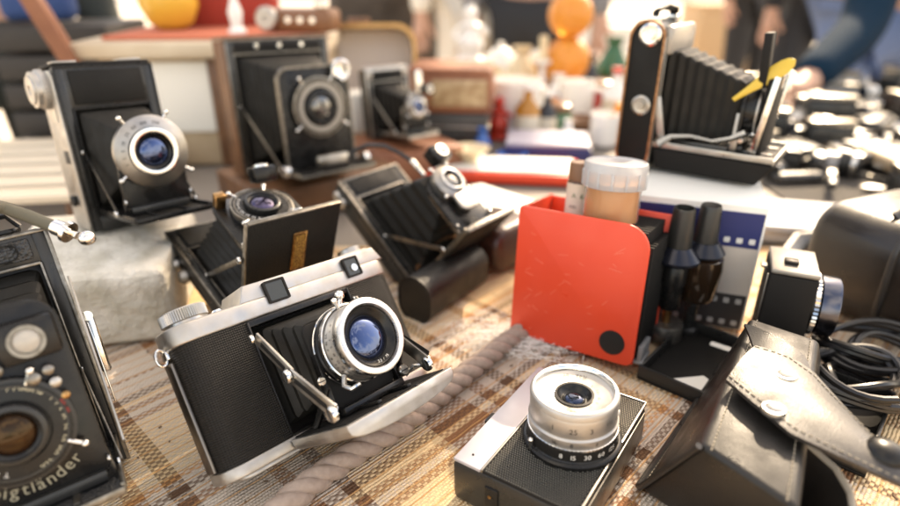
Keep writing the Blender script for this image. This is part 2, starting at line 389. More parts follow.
# ------------------------------------------------------------------ lens builder shared by the folding cameras
def lens_unit(root, x, y, z, R_, style='black', depth=.016, glass=.42, L=LENS, trim_=None):
    """Round shutter at (x,y,z) facing -y, whose front rim lies in the plane y."""
    M = LM(x, y + depth, z)
    d = depth
    if style == 'silver':
        MB().lathe([(0, 0), (R_ * .96, 0), (R_ * .96, d * .45), (R_, d * .5), (R_, d * .62), (R_ * .93, d * .7), (R_ * .68, d * .86), (R_ * .66, d * .6), (0, d * .6)], M).build('shutter', mat('grey_shutter_metal', (.4, .38, .35), .36, 1, (2500, .1, .0003), (90, (.28, .26, .24), .3)), root)
        MB().lathe([(R_ * .65, d * .62), (R_ * .66, d), (R_ * .58, d * 1.04), (R_ * .52, d), (R_ * .5, d * .62)], M).build('lens_rim', CHRB, root)
        b = MB(); b.ring_text('1  2  5  10  25  50  100  250', R_ * .8, R_ * .13, M @ T((0, 0, d * .81)), INK, 200); b.build('shutter_scale', INK, root)
    else:
        MB().lathe([(0, 0), (R_, 0), (R_, d * .5), (R_ * .97, d * .58), (R_ * .62, d * .62), (R_ * .6, d * .5), (0, d * .5)], M).build('shutter', BLKG, root)
        b = MB(); b.lathe([(R_ * .98, d * .5), (R_ * 1.01, d * .52), (R_ * 1.01, d * .6), (R_ * .95, d * .62)], M)
        b.lathe([(R_ * .9, d * .585), (R_ * .89, d * .63), (R_ * .85, d * .63)], M)
        b.build('shutter_rim', trim_ or ALU, root)
        MB().ring_text('T B 25 50 100 5.6 8 11 16', R_ * .76, R_ * .13, M @ T((0, 0, d * .625)), WHT, 250).build('shutter_scale', WHT, root)
        MB().lathe([(R_ * .56, d * .5), (R_ * .56, d * .95), (R_ * .52, d), (R_ * .47, d), (R_ * .45, d * .7)], M).build('lens_rim', BLK if style == 'black' else CHRB, root)
    g = R_ * glass
    MB().lathe([(g * 1.25, d * .6), (g * 1.2, d * .9), (g * 1.02, d * .78), (g, d * .7)], M).build('lens_mount', BLKG, root)
    MB().lathe([(g * 1.02, d * .7)] + [(g * math.cos(R(a)), d * .7 + g * .32 * math.sin(R(a))) for a in (15, 30, 45, 60, 75)] + [(0, d * .7 + g * .32)], M, None, 32).build('lens_glass', L, root)

def screw(b, x, y, z, r, m, ax='x'):
    M = XM(x, y, z) if ax == 'x' else LM(x, y, z)
    b.lathe([(r, 0), (r, r * .35), (r * .8, r * .6), (0, r * .6)], M, m, 16); b.box((0, 0, r * .62), (r * 1.5, r * .2, r * .1), 0, M, INK)

def folder(root, w, h, d, bw, L, zb, Ls, zl, Rl, zo, style='black', std='round', leather=LEA, pleats=8, glass=.42, std_top=None, std_w=None, chrome_side=False, trim=ALU, depth=.016, struts=True, sq=None, round_ends=False, bellow_h=None, L_=None):
    """Bellows camera in portrait: front plane y=0, base z=0, bed hinged at the bottom, reaching to y=-L."""
    wo, z0 = w - .016, zb                      # opening
    b = MB()
    if round_ends: b.prism([(y + d / 2, z + h / 2) for y, z in rrect(d - .012, h, (d - .012) * .49, 8)], -w / 2 + .001, w / 2 - .001, .002, Matrix(((0, 0, 1, 0), (1, 0, 0, .005), (0, 1, 0, 0), (0, 0, 0, 1))))
    else: b.box2((-w / 2 + .001, .011, .0005), (w / 2 - .001, d, h - .0005), .005)
    ht = h - (.013 if round_ends else .001); hb = .008 if round_ends else z0 * .1
    b.box2((-w / 2, .0, hb), (-wo / 2, .0125, ht), .002); b.box2((wo / 2, 0, hb), (w / 2, .0125, ht), .002)
    b.box2((-wo / 2 - .001, .0004, min(zo, ht - .003)), (wo / 2 + .001, .0125, ht), .0015); b.box2((-wo / 2 - .001, .0004, z0 * .1), (wo / 2 + .001, .0125, z0 - .004), .001)
    b.build('body', BLK, root)
    MB().box2((-wo / 2 + .002, -.0012, min(zo + .003, ht - .004)), (wo / 2 - .002, .0022, ht - .003 if not round_ends else ht - .001), .0012).build('leather_panel', leather, root)
    b = MB()
    for s in (-1, 1):
        b.box2((s * (w / 2 - .0016), -.0008, max(.002, hb)), (s * (w / 2 + .0006), .0012, ht - .001), .0004)
        b.box2((s * (wo / 2 - .0006), -.0006, z0), (s * (wo / 2 + .0006), .001, zo), .0003)
    b.box2((-wo / 2, -.0006, zo - .001), (wo / 2, .001, zo + .0006), .0003)
    b.box2((-w / 2, -.0006, ht - .0012), (w / 2, .002, ht + .0006), .0004)
    b.build('edge_trim', trim, root)
    if chrome_side:
        for s in (-1, 1):
            b = MB(); b.prism(rrect(d - .004, h - .006, .006, 4), 0, .0022, .0007, T((s * w / 2 - (.0022 if s < 0 else 0), d / 2, h / 2)) @ Matrix(((0, 0, 1, 0), (1, 0, 0, 0), (0, 1, 0, 0), (0, 0, 0, 1)))); b.build('side_plate', CHR, root)
    # bellows
    bh = (bellow_h or min(.07, (zo - z0) * .62)); rings = []
    y1 = -Ls + depth + .004
    n = pleats * 2
    for i in range(n + 1):
        f = i / n; k = .004 * (1 if i % 2 else -.2) * (1 - .35 * f)
        ww = (wo - .006) * (1 - f) + min(bw * 1.25, .05) * f + 2 * k * .5 - .002
        zc = ((z0 + zo) / 2) * (1 - f) + zl * f; hh = (zo - z0 - .006) * (1 - f) + bh * .78 * f + 2 * k * .5
        y = .010 * (1 - f) + y1 * f
        rings.append([(x, y, z) for x, z in rrect(ww, hh, .003, 2, 0, zc)])
    MB().loft(rings).build('bellows', BEL, root, 20)
    # bed
    b = MB(); b.box2((-bw, -L, zb - .0035), (bw, .001, zb), .0012); b.build('bed', leather, root)
    b = MB()
    for s in (-1, 1): b.box2((s * (bw - .0014), -L + .001, zb - .002), (s * (bw + .0008), -.001, zb + .003), .0004)
    b.box2((-bw, -L - .0008, zb - .003), (bw, -L + .0012, zb + .0012), .0004)
    for s in (-.4, .4): b.box2((s * bw - .0015, -L * .95, zb), (s * bw + .0015, -.004, zb + .0014), .0003)
    b.build('bed_trim', trim, root)
    if struts:
        for s in (-1, 1):
            b = MB(); A, E_ = (s * (wo / 2 + .0005), -.001, zb + L * .62), (s * (bw + .0016), -L * .62, zb + .0035)
            b.bar(A, E_, .0042, .0012, (1, 0, 0), trim); screw(b, A[0] + s * .001, A[1], A[2], .002, CHRB); screw(b, E_[0] - .001, E_[1], E_[2], .0028, CHRB)
            b.build('strut', trim, root)
    # standard
    stp = std_top or zl + Rl * 1.05; sw = std_w or min(bw * .92, Rl * 1.12); yb = -Ls + depth
    b = MB()
    if std == 'u':
        o = rrect(2 * sw, stp - zb, .012, 6, 0, (stp + zb) / 2)
        b.prism(o, 0, .003, .0006, LM(0, yb + .003, 0), BLKG)
        b.frame(rrect(2 * sw + .005, stp - zb + .005, .0145, 6, 0, (stp + zb) / 2), rrect(2 * sw + .0005, stp - zb, .0122, 6, 0, (stp + zb) / 2), -.001, .004, LM(0, yb + .003, 0), trim)
    else:
        b.prism(rrect(2 * sw, stp - zb, min(sw * .8, .014), 6, 0, (stp + zb) / 2), 0, .003, .0006, LM(0, yb + .003, 0), BLKG)
        b.box2((-sw * .9, yb - .004, zb + .001), (sw * .9, yb + .008, zb + .007), .001, None, BLK)
        for s in (-1, 1): b.bar((s * sw, yb + .003, zb + .002), (s * sw * .92, yb + .003, zl), .005, .0014, (1, 0, 0), trim); screw(b, s * sw, yb - .002, zb + .012, .0022, CHRB)
    b.build('standard', BLKG, root)
    lens_unit(root, 0, -Ls, zl, Rl, style, depth, glass, L_ or LENS, BLK if L_ is LENSG else trim)
    for a, rr in ((125, 1.04), (60, 1.02), (215, 1.03), (325, 1.05)):
        b = MB(); b.rod((Rl * .85 * math.cos(R(a)), -Ls + depth * .5, zl + Rl * .85 * math.sin(R(a))), (Rl * rr * 1.12 * math.cos(R(a)), -Ls + depth * .4, zl + Rl * rr * 1.12 * math.sin(R(a))), .0012)
        b.sphere((Rl * rr * 1.14 * math.cos(R(a)), -Ls + depth * .4, zl + Rl * rr * 1.14 * math.sin(R(a))), .0021, seg=12)
        b.build('shutter_lever', CHRB, root)

def brilliant_finder(root, M, s=.011, name='viewfinder', rim=None):
    f = MB().box((0, 0, 0), (s * 1.5, s * 1.2, s), s * .15, M).build(name, BLKG, root)
    MB().lathe([(s * .48, s * .5), (s * .46, s * .62), (s * .36, s * .62), (s * .34, s * .52)], M, None, 24).build('rim', rim or CHRB, f)
    MB().lathe([(s * .36, s * .54), (s * .25, s * .62), (0, s * .66)], M, None, 24).build('finder_lens', mat('pearly_glass', (.4, .375, .33), .2, 0), f)

# ------------------------------------------------------------------ the chrome topped folding camera in the middle
def hero():
    w_, d, zt = .1667, .034, .0807
    r = thing('folding_camera', 'chrome topped folding camera with open silver bed and blue lens, beside the rope', 'camera', (-.0773, .3149, .0093), (-36.3, 5.5, 49.5))
    MB().box2((-.042, -.004, .006), (.042, .016, zt), .001).build('body', BLKM, r)
    for s in (-1, 1):
        pl = rrect(w_ - .003, d, .0125, 8)
        half = [(x, y) for x, y in pl if s * x > .039]
        half = sorted(half, key=lambda q: math.atan2(q[1], s * (q[0] - s * .039)))
        half = [(s * .039, -d / 2)] + half + [(s * .039, d / 2)]
        if s < 0: half = half[::-1]
        MB().prism(half, .0062, zt - .0002, .0004).build('leather_panel', RIB, r)
    b = MB()
    for s in (-1, 1): b.box2((s * .0384, -.0178, .008), (s * .0398, -.005, zt - .001), .0003)
    b.box2((-.039, -.0172, zt - .004), (.039, -.004, zt), .0004)
    b.build('opening_frame', BLKG, r)
    b = MB(); b.prism(rrect(w_, d + .001, .013, 8), -.001, .0062, .0012); b.prism(rrect(w_ - .02, d - .008, .01, 8), -.004, -.001, .001); b.build('bottom_plate', CHR, r)
    tp = MB(); tp.prism(rrect(w_, d + .0008, .013, 8), zt, .0925, .0016, seg=3)
    tp = tp.build('top_plate', CHR, r)
    hx = [(-.0385, .092), (-.0325, .1027), (.0755, .1027), (.081, .092)]
    MB().prism(hx, -.0163, .0163, .0011, Rx(90), seg=3).build('finder_housing', CHR, r)
    b = MB(); b.prism(rrect(.034, .026, .008, 6), 0, .0012, .0004, T((.061, 0, .1027))); b.build('accessory_cover', ALU, r)
    for x0, x1, z0, z1, nm in ((-.0205, -.0048, .0862, .1008, 'viewfinder_window'), (.0435, .057, .0855, .1, 'rangefinder_window')):
        f = MB().frame(rrect(x1 - x0, z1 - z0, .0012, 3, (x0 + x1) / 2, (z0 + z1) / 2), rrect(x1 - x0 - .0028, z1 - z0 - .0028, .0006, 3, (x0 + x1) / 2, (z0 + z1) / 2), -.004, .0012, LM(0, -.0176, 0)).build(nm, BLKM, r)
        MB().box2((x0 + .0008, -.0182, z0 + .0008), (x1 - .0008, -.0176, z1 - .0008)).build('window_glass', WIN, f)
        if 'range' in nm: MB().cyl(.0026, 0, .0012, LM((x0 + x1) / 2 + .001, -.0181, (z0 + z1) / 2 - .001), None, 20).build('mirror_lens', CHRB, f)
    k = MB().lathe([(0, 0), (.0128, 0), (.0128, .002), (.0138, .0026), (.0138, .009), (.0128, .0098), (.0115, .0098), (.011, .0092), (0, .0092)], T((-.0655, .001, .0925)), None, 120, knurl=((3, 4), .045)).build('winding_knob', ALU, r)
    MB().ring_text('1 2 3 4 5 6 7 8 9 10', .0088, .002, T((-.0655, .001, .1021)), INK, 90).build('counter_scale', INK, k)
    MB().lathe([(0, 0), (.0042, 0), (.0042, .002), (.003, .0032), (0, .0034)], T((-.0455, 0, .0925))).build('shutter_button', CHRB, r)
    MB().lathe([(0, 0), (.009, 0), (.009, .0045), (.008, .0052), (0, .0052)], T((.068, .001, .1039)), None, 80, knurl=((2,), .04)).build('rewind_knob', ALU, r)
    for s in (-1, 1):
        b = MB(); b.tube([(s * (w_ / 2 + .0025 + .003 * math.cos(R(a))), .001, .079 + .005 * math.sin(R(a))) for a in range(0, 361, 30)], .0009, 8); b.box2((s * (w_ / 2 - .002), -.003, .0765), (s * (w_ / 2 + .0012), .005, .0815), .0006)
        b.build('strap_lug', CHRB, r)
        MB().box2((s * (w_ / 2 - .0012), -.004, .007), (s * (w_ / 2 + .0012), .006, .074), .0006).build('hinge_strip', mat('tarnished_strip', (.2, .18, .16), .35, 1), r)
    # bellows
    rings = []
    for i in range(11):
        f = i / 10; k = .0028 if i % 2 else -.0006
        rings.append([(x, -.004 - .04 * f, z) for x, z in rrect(.068 * (1 - f) + .044 * f + k, .062 * (1 - f) + .044 * f + k, .003, 2, 0, .0435)])
    MB().loft(rings).build('bellows', BEL, r, 20)
    # bed: a shallow boat shaped door
    bw, L = .0424, .064
    prof = [(-bw, .0048), (bw, .0048)] + [(bw * math.cos(R(a)) if abs(math.cos(R(a))) < .99 else bw * math.cos(R(a)), .002 - .0088 * math.sin(R(a)) ** .7) for a in range(0, 181, 12)]
    bd = MB().prism(prof, .0185, .017 + L, .0008, Rx(90), CHR, 2).build('bed', CHR, r)
    MB().box2((-bw + .003, -.0185 - L + .006, .0049), (bw - .003, -.019, .0056), .0002).build('bed_liner', BLKM, bd)
    b = MB()
    for x in (-.012, .012): b.box2((x - .0016, -.074, .0056), (x + .0016, -.022, .0078), .0005)
    b.build('focus_rail', BLKG, bd)
    b = MB()
    for x in (-.018, -.004, .012): b.box2((x, -.0185 - L + .0028, .0042), (x + .002, -.0185 - L + .0048, .0056), .0002)
    b.build('rivets', INK, bd)
    for s in (-1, 1):
        x = s * (.0408 if s < 0 else .0365)
        b = MB(); p = [(x, -.024, .069), (x, -.0466, .0408 if s < 0 else .036), (x, -.0755 if s < 0 else -.068, .0135 if s < 0 else .012)]
        b.bar(p[0], p[1], .008, .0016, (1, 0, 0), ALU); b.bar((x + s * .0012, p[1][1], p[1][2]), (x + s * .0012, p[2][1], p[2][2]), .0092, .0016, (1, 0, 0), ALU)
        b.bar((x + s * .0021, -.05, .0375), (x + s * .0021, -.071, .0177), .0032, .0006, (1, 0, 0), BLKM); b.bar((x + s * .0009, -.028, .0642), (x + s * .0009, -.043, .0453), .0028, .0006, (1, 0, 0), BLKM)
        st = b.build('strut', ALU, r)
        for q, rr in ((p[1], .0042), (p[2], .0046), (p[0], .003)):
            b = MB(); screw(b, q[0] + s * .0026 if s < 0 else q[0] + .0005, q[1], q[2], rr, CHRB); b.build('screw', CHRB, st)
    # standard and its arms
    b = MB(); b.prism(rrect(.05, .054, .006, 4, 0, .037), 0, .003, .0006, LM(0, -.0445, 0), BLKM)
    for s in (-1, 1):
        b.bar((s * .0262, -.048, .008), (s * .0238, -.048, .046), .0055, .003, (1, 0, 0), BLKG); screw(b, s * .0275, -.05, .03, .0028, CHRB, 'y'); screw(b, s * .029, -.052, .014, .0038, ALU, 'y')
        b.bar((s * .034, -.036, .006), (s * .029, -.056, .026), .004, .002, (1, 0, 0), BLKG)
        b.tube([(s * .031, -.05, .01), (s * .036, -.055, .014), (s * .0385, -.06, .012), (s * .0385, -.066, .008)], .0013, 8, None, CHRB)
    b.box2((-.024, -.056, .006), (.024, -.046, .011), .001, None, BLKG)
    b.build('standard', BLKM, r)
    M = LM(0, -.047, .043)
    MB().lathe([(0, 0), (.0238, 0), (.0245, .001), (.0245, .006), (.0236, .0068), (.0236, .0085), (0, .0085)], M, None, 64).build('shutter', BLKG, r)
    b = MB(); b.lathe([(.0246, .0012), (.025, .0016), (.025, .003), (.0246, .0034)], M, None, 64); b.lathe([(.0238, .0084), (.0244, .009), (.0244, .0118), (.0236, .0122)], M, None, 96); b.build('shutter_ring', CHRB, r)
    MB().lathe([(.0236, .0104), (.0226, .0125), (.0226, .020), (.0221, .0215), (.0221, .022)], M, None, 64).build('speed_ring', FACE, r)
    b = MB()
    its = [(150, '22'), (162, '16'), (173, '11'), (186, '8'), (197, '5.6'), (211, '4'), (222, '3.5')]
    b.barrel_text(its, .02278, .0146, .003, M, INK); b.barrel_text([(a - 40, t_) for a, t_ in zip(range(178, 330, 11), ('B', '1', '2', '5', '10', '25', '50', '100', '250', '500'))], .02278, .0186, .0024, M, INK)
    b.build('speed_scale', INK, r)
    b = MB(); b.barrel_text([(218, 'A'), (234, '4'), (100, '22'), (118, '32')], .0247, .0062, .0026, M, WHT); b.build('aperture_scale', WHT, r)
    b = MB(); b.lathe([(.0222, .0205), (.0231, .0222), (.0233, .0272), (.0228, .0287), (.0222, .029), (.0194, .0288), (.0187, .0275), (.0185, .0258)], M, None, 96); b.build('lens_rim', mat('satin_rim', (.66, .63, .59), .3, 1, (3000, .1, .0002), rvar=200), r)
    fr = MB().lathe([(.0185, .0262), (.0176, .0272), (.0168, .0268), (.0138, .0232), (.0132, .0236), (.0126, .0226)], M, None, 64).build('lens_mount', BLKG, r)
    MB().ring_text('3,5 / 75', .0156, .0024, M @ T((0, 0, .0266)), WHT, 262, None, True).build('lens_lettering', WHT, fr)
    MB().lathe([(.0128, .0222)] + [(.0125 * math.cos(R(a)), .0222 + .0038 * math.sin(R(a))) for a in (12, 25, 38, 50, 62, 75)] + [(0, .026)], M, None, 48).build('lens_glass', LENS, r)
    b = MB()
    b.rod((.0, -.056, .066), (.002, -.058, .0715), .0016, CHRB); b.sphere((.002, -.058, .073), .0031, m=CHRB, seg=16); b.rod((-.004, -.06, .066), (-.006, -.062, .07), .0012, CHRB); b.sphere((-.006, -.062, .0705), .002, m=CHRB, seg=12)
    b.build('shutter_lever', CHRB, r); b = MB()
    b.tube([(-.018, -.06, .028), (-.0215, -.061, .0225), (-.0205, -.066, .0195), (-.0165, -.07, .0205)], .0016, 8, None, CHRB)
    b.build('shutter_lever', CHRB, r); b = MB()
    b.rod((.0235, -.062, .036), (.0285, -.063, .034), .0013, CHRB)
    b.build('shutter_lever', CHRB, r)
hero()

# ------------------------------------------------------------------ the compact camera lying on its back
def compact():
    l, h, t_ = .1083, .0768, .0304
    r = thing('compact_camera', 'compact camera lying lens up with silver lens and black studded front plate', 'camera', (.0007, .2597, .0304), (-1.9, 0, 55.4))
    b = MB(); b.box2((0, -h, -t_), (l, 0, -.0012), .0035, None, BLK); b.build('body', BLK, r)
    MB().box2((.0012, -.0185, -.0026), (l - .0012, -.0006, -.0002), .0006).build('top_strip', STRIP, r)
    b = MB(); b.box2((.0015, -h + .001, -.0026), (l - .0012, -.0196, -.0002), .0005, None, BLKM); t = bmesh.new(); px_, py_ = .00162, .00142; x = .0026
    while x < l - .003:
        y = -h + .0024; row = int(round(x / (px_ / 2)))
        while y < -.021:
            yy = y + (py_ / 2 if int(round((x - .0026) / px_)) % 2 else 0)
            o4 = [t.verts.new((x - .00066, yy, -.0002)), t.verts.new((x, yy - .0006, -.0002)), t.verts.new((x + .00066, yy, -.0002)), t.verts.new((x, yy + .0006, -.0002))]
            i4 = [t.verts.new((x + a * .00028, yy + c * .00026, .00032)) for a, c in ((-1, 0), (0, -1), (1, 0), (0, 1))]
            for k in range(4): t.faces.new((o4[k], o4[(k + 1) % 4], i4[(k + 1) % 4], i4[k]))
            t.faces.new(i4); y += py_
        x += px_
    b.mi(BLKM); b.merge(t, None, STUD); b.build('textured_plate', None, r)
    b = MB(); b.box2((.0008, -h + .0002, -.002), (l - .0006, -h + .0012, .0005), .0002); b.box2((l - .0014, -h + .0006, -.002), (l - .0004, -.0196, .0005), .0002); b.box2((.0012, -.0198, -.002), (l - .0012, -.0191, .0002), .0002); b.build('edge_trim', ALU, r)
    b = MB(); b.box2((-.0012, -.031, -t_ + .004), (.001, -.0225, -.008), .0006); b.build('back_latch', BLKG, r)
    b = MB(); b.cyl(.0011, 0, .0006, Ry(-90) @ T((0, 0, .0002)) if 0 else XM(-.001, -.026, -.014), BRASS, 12); b.build('latch_pin', BRASS, r)
    MB().cyl(.0007, -.0004, .0002, T((.009, -.009, 0)), None, 12).build('plate_screw', BLKM, r)
    b = MB(); b.box2((.042, -.001, -.012), (.052, .0042, -.004), .0014); b.build('shutter_release', BLK, r)
    b = MB(); b.box2((.066, -.0005, -.024), (.09, .0018, -.006), .0012); b.build('accessory_shoe', ALU, r)
    b = MB(); b.box2((.004, -h + .006, -t_ + .004), (l - .004, -h - .0006, -.005), .0006); b.build('bottom_panel', STUD, r)
    cx, cy = .0535, -.0495
    M = T((cx, cy, 0))
    MB().lathe([(.0288, 0), (.0288, .0022), (.0276, .0032), (.0268, .0034), (.0262, .0042)], M, None, 72).build('lens_base', BLKG, r)
    sp = MB().lathe([(.0262, .003), (.0262, .0102), (.0252, .0108), (.0252, .0112)], M, None, 72).build('speed_ring', BLKM, r)
    MB().barrel_text([(188, '8'), (202, '15'), (218, '30'), (236, '60'), (254, '125'), (276, '250'), (300, 'B')], .02632, .0072, .0042, M, WHT).build('speed_numbers', WHT, sp)
    MB().lathe([(.0254, .0106), (.0262, .0108), (.0262, .0118), (.0256, .012)], M, None, 140, knurl=((1, 2), .012)).build('chrome_band', CHRB, r)
    dr = MB().lathe([(.0254, .0118), (.0258, .0124), (.0258, .0172), (.0250, .0178), (.0247, .0184)], M, None, 72).build('distance_ring', FACE, r)
    MB().barrel_text([(178, '16'), (200, '8'), (232, '11'), (262, '4')], .02592, .0149, .0038, M, INK).build('distance_numbers', INK, dr)
    fr = MB().lathe([(.0246, .018), (.025, .0188), (.025, .0285), (.0246, .0296), (.0252, .0302), (.0252, .0332), (.0244, .0342), (.0236, .0346)], M, None, 150, knurl=((5,), .014)).build('focus_ring', FACE, r)
    b = MB(); b.barrel_text([(176, '1'), (198, '25'), (224, '3'), (268, '4')], .02512, .0238, .0046, M, INK)
    for k, a in enumerate((249, 253, 257)):    # three tiny figures on the zone scale
        b.barrel_text([(a, 'l')], .0251, .0252 + .0006 * (k % 2), .0033, M, INK)
    b.build('focus_numbers', INK, fr)
    MB().cyl(.0016, 0, .0008, M @ Rz(288) @ T((.0248, 0, .0222)) @ Ry(90), None, 16).build('focus_stud', WHT, fr)
    rim = MB().lathe([(.0238, .0336), (.0236, .0348), (.0226, .0348), (.0218, .0338), (.0214, .032)], M, None, 72).build('lens_rim', CHRB, r)
    fc = MB().lathe([(.0216, .0318), (.0205, .0312), (.0112, .0296)], M, None, 72).build('name_ring', FACE, r)
    b = MB(); b.ring_text('0,40', .0172, .0042, M @ T((0, 0, .0312)), INK, 170); b.ring_text('T-43', .0172, .0042, M @ T((0, 0, .0312)), INK, 225); b.ring_text('4/40  7531', .0172, .0036, M @ T((0, 0, .0312)), INK, 60)
    b.ring_text('4 - 5.6 - 8 - 11 - 16', .0138, .0026, M @ T((0, 0, .0306)), INK, 340)
    b.build('name_lettering', INK, fc)
    MB().lathe([(.0112, .0294), (.0112, .0306), (.0098, .0306), (.0092, .0292), (.0068, .0276), (.0062, .0282), (.0054, .0276)], M, None, 56).build('lens_mount', BLKG, r)
    MB().lathe([(.0056, .0274), (.005, .0282), (.003, .0288), (0, .029)], M, None, 32).build('lens_glass', LENSD, r)
    b = MB(); v = M @ Rz(150) @ Vector((.0285, 0, .0025)); b.rod(v, v + Vector((0, 0, .0055)), .0012); b.sphere(v + Vector((0, 0, .006)), .0017, seg=12); b.build('cocking_lever', CHRB, r)
compact()

# ------------------------------------------------------------------ the other folding cameras
def stone_camera():
    r = thing('folding_camera', 'black folding camera with chrome sides standing upright on the stone block', 'camera', (-.2862, .5159, .0685), (-9, 2.8, 47.4))
    folder(r, .0791, .143, .043, .0318, .0846, .0193, .0698, .0696, .0295, .108, 'silver', 'round', LEA, 9, .4, chrome_side=True, std_top=.068, std_w=.027, trim=BLKG, bellow_h=.05, depth=.014)
    MB().lathe([(0, 0), (.0165, 0), (.0165, .004), (.0148, .005), (.0148, .009), (.012, .0095), (.0115, .011), (.004, .011), (.003, .010), (0, .010)], XM(-.0418, .027, .126), None, 80, knurl=((1, 2), .03)).build('winding_knob', CHR, r)
    MB().box2((-.0425, .011, .098), (-.0418, .022, .109)).build('winding_key', ALU, r)
    MB().box2((-.0424, .008, .063), (-.0416, .019, .074), .0003).build('side_window', INK, r)
    b = MB(); b.box2((-.039, .002, .1425), (.039, .041, .1455), .001); b.build('top_edge', BLKM, r)
    for x in (-.028, .024): MB().box2((x - .009, .004, .1454), (x + .009, .02, .147), .0006).build('strap_bracket', CHR, r)
    MB().cyl(.005, 0, .004, XM(-.0418, .02, .03), None, 24, .001).build('tripod_bush', BLKG, r)
stone_camera()

def stone():
    b = MB(); t = bmesh.new(); fp = [(-.372, .392), (-.227, .425), (-.233, .452), (-.258, .572), (-.4, .545)]
    lo = [t.verts.new((x + .293, y - .482, -.034)) for x, y in fp]; hi = [t.verts.new((x + .293, y - .482, .034)) for x, y in fp]
    t.faces.new(lo[::-1]); t.faces.new(hi)
    for k in range(5): t.faces.new((lo[k], lo[(k + 1) % 5], hi[(k + 1) % 5], hi[k]))
    bmesh.ops.bevel(t, geom=t.edges[:], offset=.011, segments=3, profile=.5, affect='EDGES')
    bmesh.ops.subdivide_edges(t, edges=t.edges[:], cuts=5, use_grid_fill=True)
    from mathutils import noise
    for v in t.verts: v.co += Vector((noise.noise(v.co * 28), noise.noise(v.co * 28 + Vector((9, 0, 0))), noise.noise(v.co * 28 + Vector((0, 9, 0))))) * .003
    b.merge(t); o = b.build('stone_block', STONE, None, 60)
    o.location = (-.293, .482, .034)
    tag(o, 'pale worn stone block lifting the upright folding camera off the mat', 'stone block')
stone()

def bessa():
    r = thing('folding_camera', 'black leather folding camera with script name under its shutter, cable release on top', 'camera', (-.2327, .2641, 0), (-17.2, -3.1, 34.8))
    folder(r, .0785, .153, .034, .036, .078, .018, .0706, .0623, .0265, .134, 'black', 'round', mat('coarse_black_leather', (.02, .021, .022), .33, 0, (520, 1, .0012, 'leather'), coat=.2), 7, .38, std_top=.1225, std_w=.0335, trim=TRIM, bellow_h=.08, depth=.012, L_=LENSG)
    y = -.0706 + .012
    brilliant_finder(r, LM(.0185, y + .002, .1035), .0175, rim=TRIM)
    M = LM(0, y - .0072, .0623)
    MB().ring_text('Voigtl\u00e4nder', .0335, .0088, LM(.0, y - .0004, .0645), mat('cream_lettering', (.33, .3, .21), .5), 226, None, True).build('name_lettering', WHT, r)
    MB().ring_text('COMPUR  1 2 5 10 25 50 100 250', .0215, .0036, M, mat('cream_scale', (.55, .5, .34), .45), 80).build('speed_scale', WHT, r)
    b = MB()
    for x, z, q, m in ((.0155, .0845, .0032, TRIM), (.0235, .0795, .0026, ALU), (.0225, .0865, .0025, TRIM), (.0255, .0715, .002, BRASS), (.003, .0935, .0028, TRIM)):
        k = MB(); k.lathe([(q, 0), (q, q * .7), (q * .6, q), (0, q)], LM(x, y - .006, z), m, 20); k.build('dial_knob', m, r)
    MB().lathe([(.0265, .0), (.0263, .0015), (.0238, .0015)], LM(0, y - .007, .0623), REDI, 48).build('red_scale_ring', REDI, r) if 0 else None
    b = MB(); b.ring_text('iiiii iiii', .0243, .003, M, REDI, 20); b.build('red_marks', REDI, r)
    b = MB(); b.bar((.0415, .004, .121), (.0415, -.05, .032), .0045, .0012, (1, 0, 0), ALU); b.bar((.0425, .008, .096), (.0425, .002, .04), .003, .001, (1, 0, 0), CHRB); b.build('strut', ALU, r)
    b = MB(); b.box2((.041, .006, .058), (.0465, .016, .096), .0015); b.cyl(.003, .0, .002, LM(.0437, .006, .0955), CHRB, 14); b.build('table_stand', BLKG, r)
    b = MB(); b.prism(rrect(.03, .02, .006, 5), 0, .003, .0008, T((0.012, .016, .153))); b.tube([(.0, .012, .156), (.004, .012, .1635), (.022, .012, .1635), (.027, .012, .156)], .0017, 8); b.build('carrying_strap', BLKG, r)
    b = MB()
    for i in range(2): b.frame(rrect(.034, .0095, .004, 5, .006, .143), rrect(.0325, .008, .0033, 5, .006, .143), 0, .0016, LM(0, -.0012, 0)) if i == 0 else None
    b.build('embossed_frame', LEA, r)
    c = thing('cable_release', 'olive cloth cable release with chrome ends lying across the leather camera top', 'cable release')
    p = [at(x, y_, d=d) for x, y_, d in ((-60, 200, .31), (-20, 203, .325), (5, 208, .335), (28, 216, .337), (55, 227, .337))]
    MB().tube(p, .0036, 10).build('cable', mat('olive_cable_cloth', (.11, .1, .07), .7, 0, (2600, .7, .0005)), c)
    q = [at(55, 227, d=.337), at(66, 231, d=.336), at(70, 233, d=.336), at(78, 236, d=.335), at(87, 238, d=.334)]
    b = MB(); b.rod(q[0], q[1], .0044, None, 16, .0046); b.rod(q[1], q[2], .0062, None, 16); b.rod(q[2], q[3], .0022, None, 12); b.sphere(q[4], .0046, (1, 1, .9), None, 20); b.build('plunger', CHRB, c)
bessa()

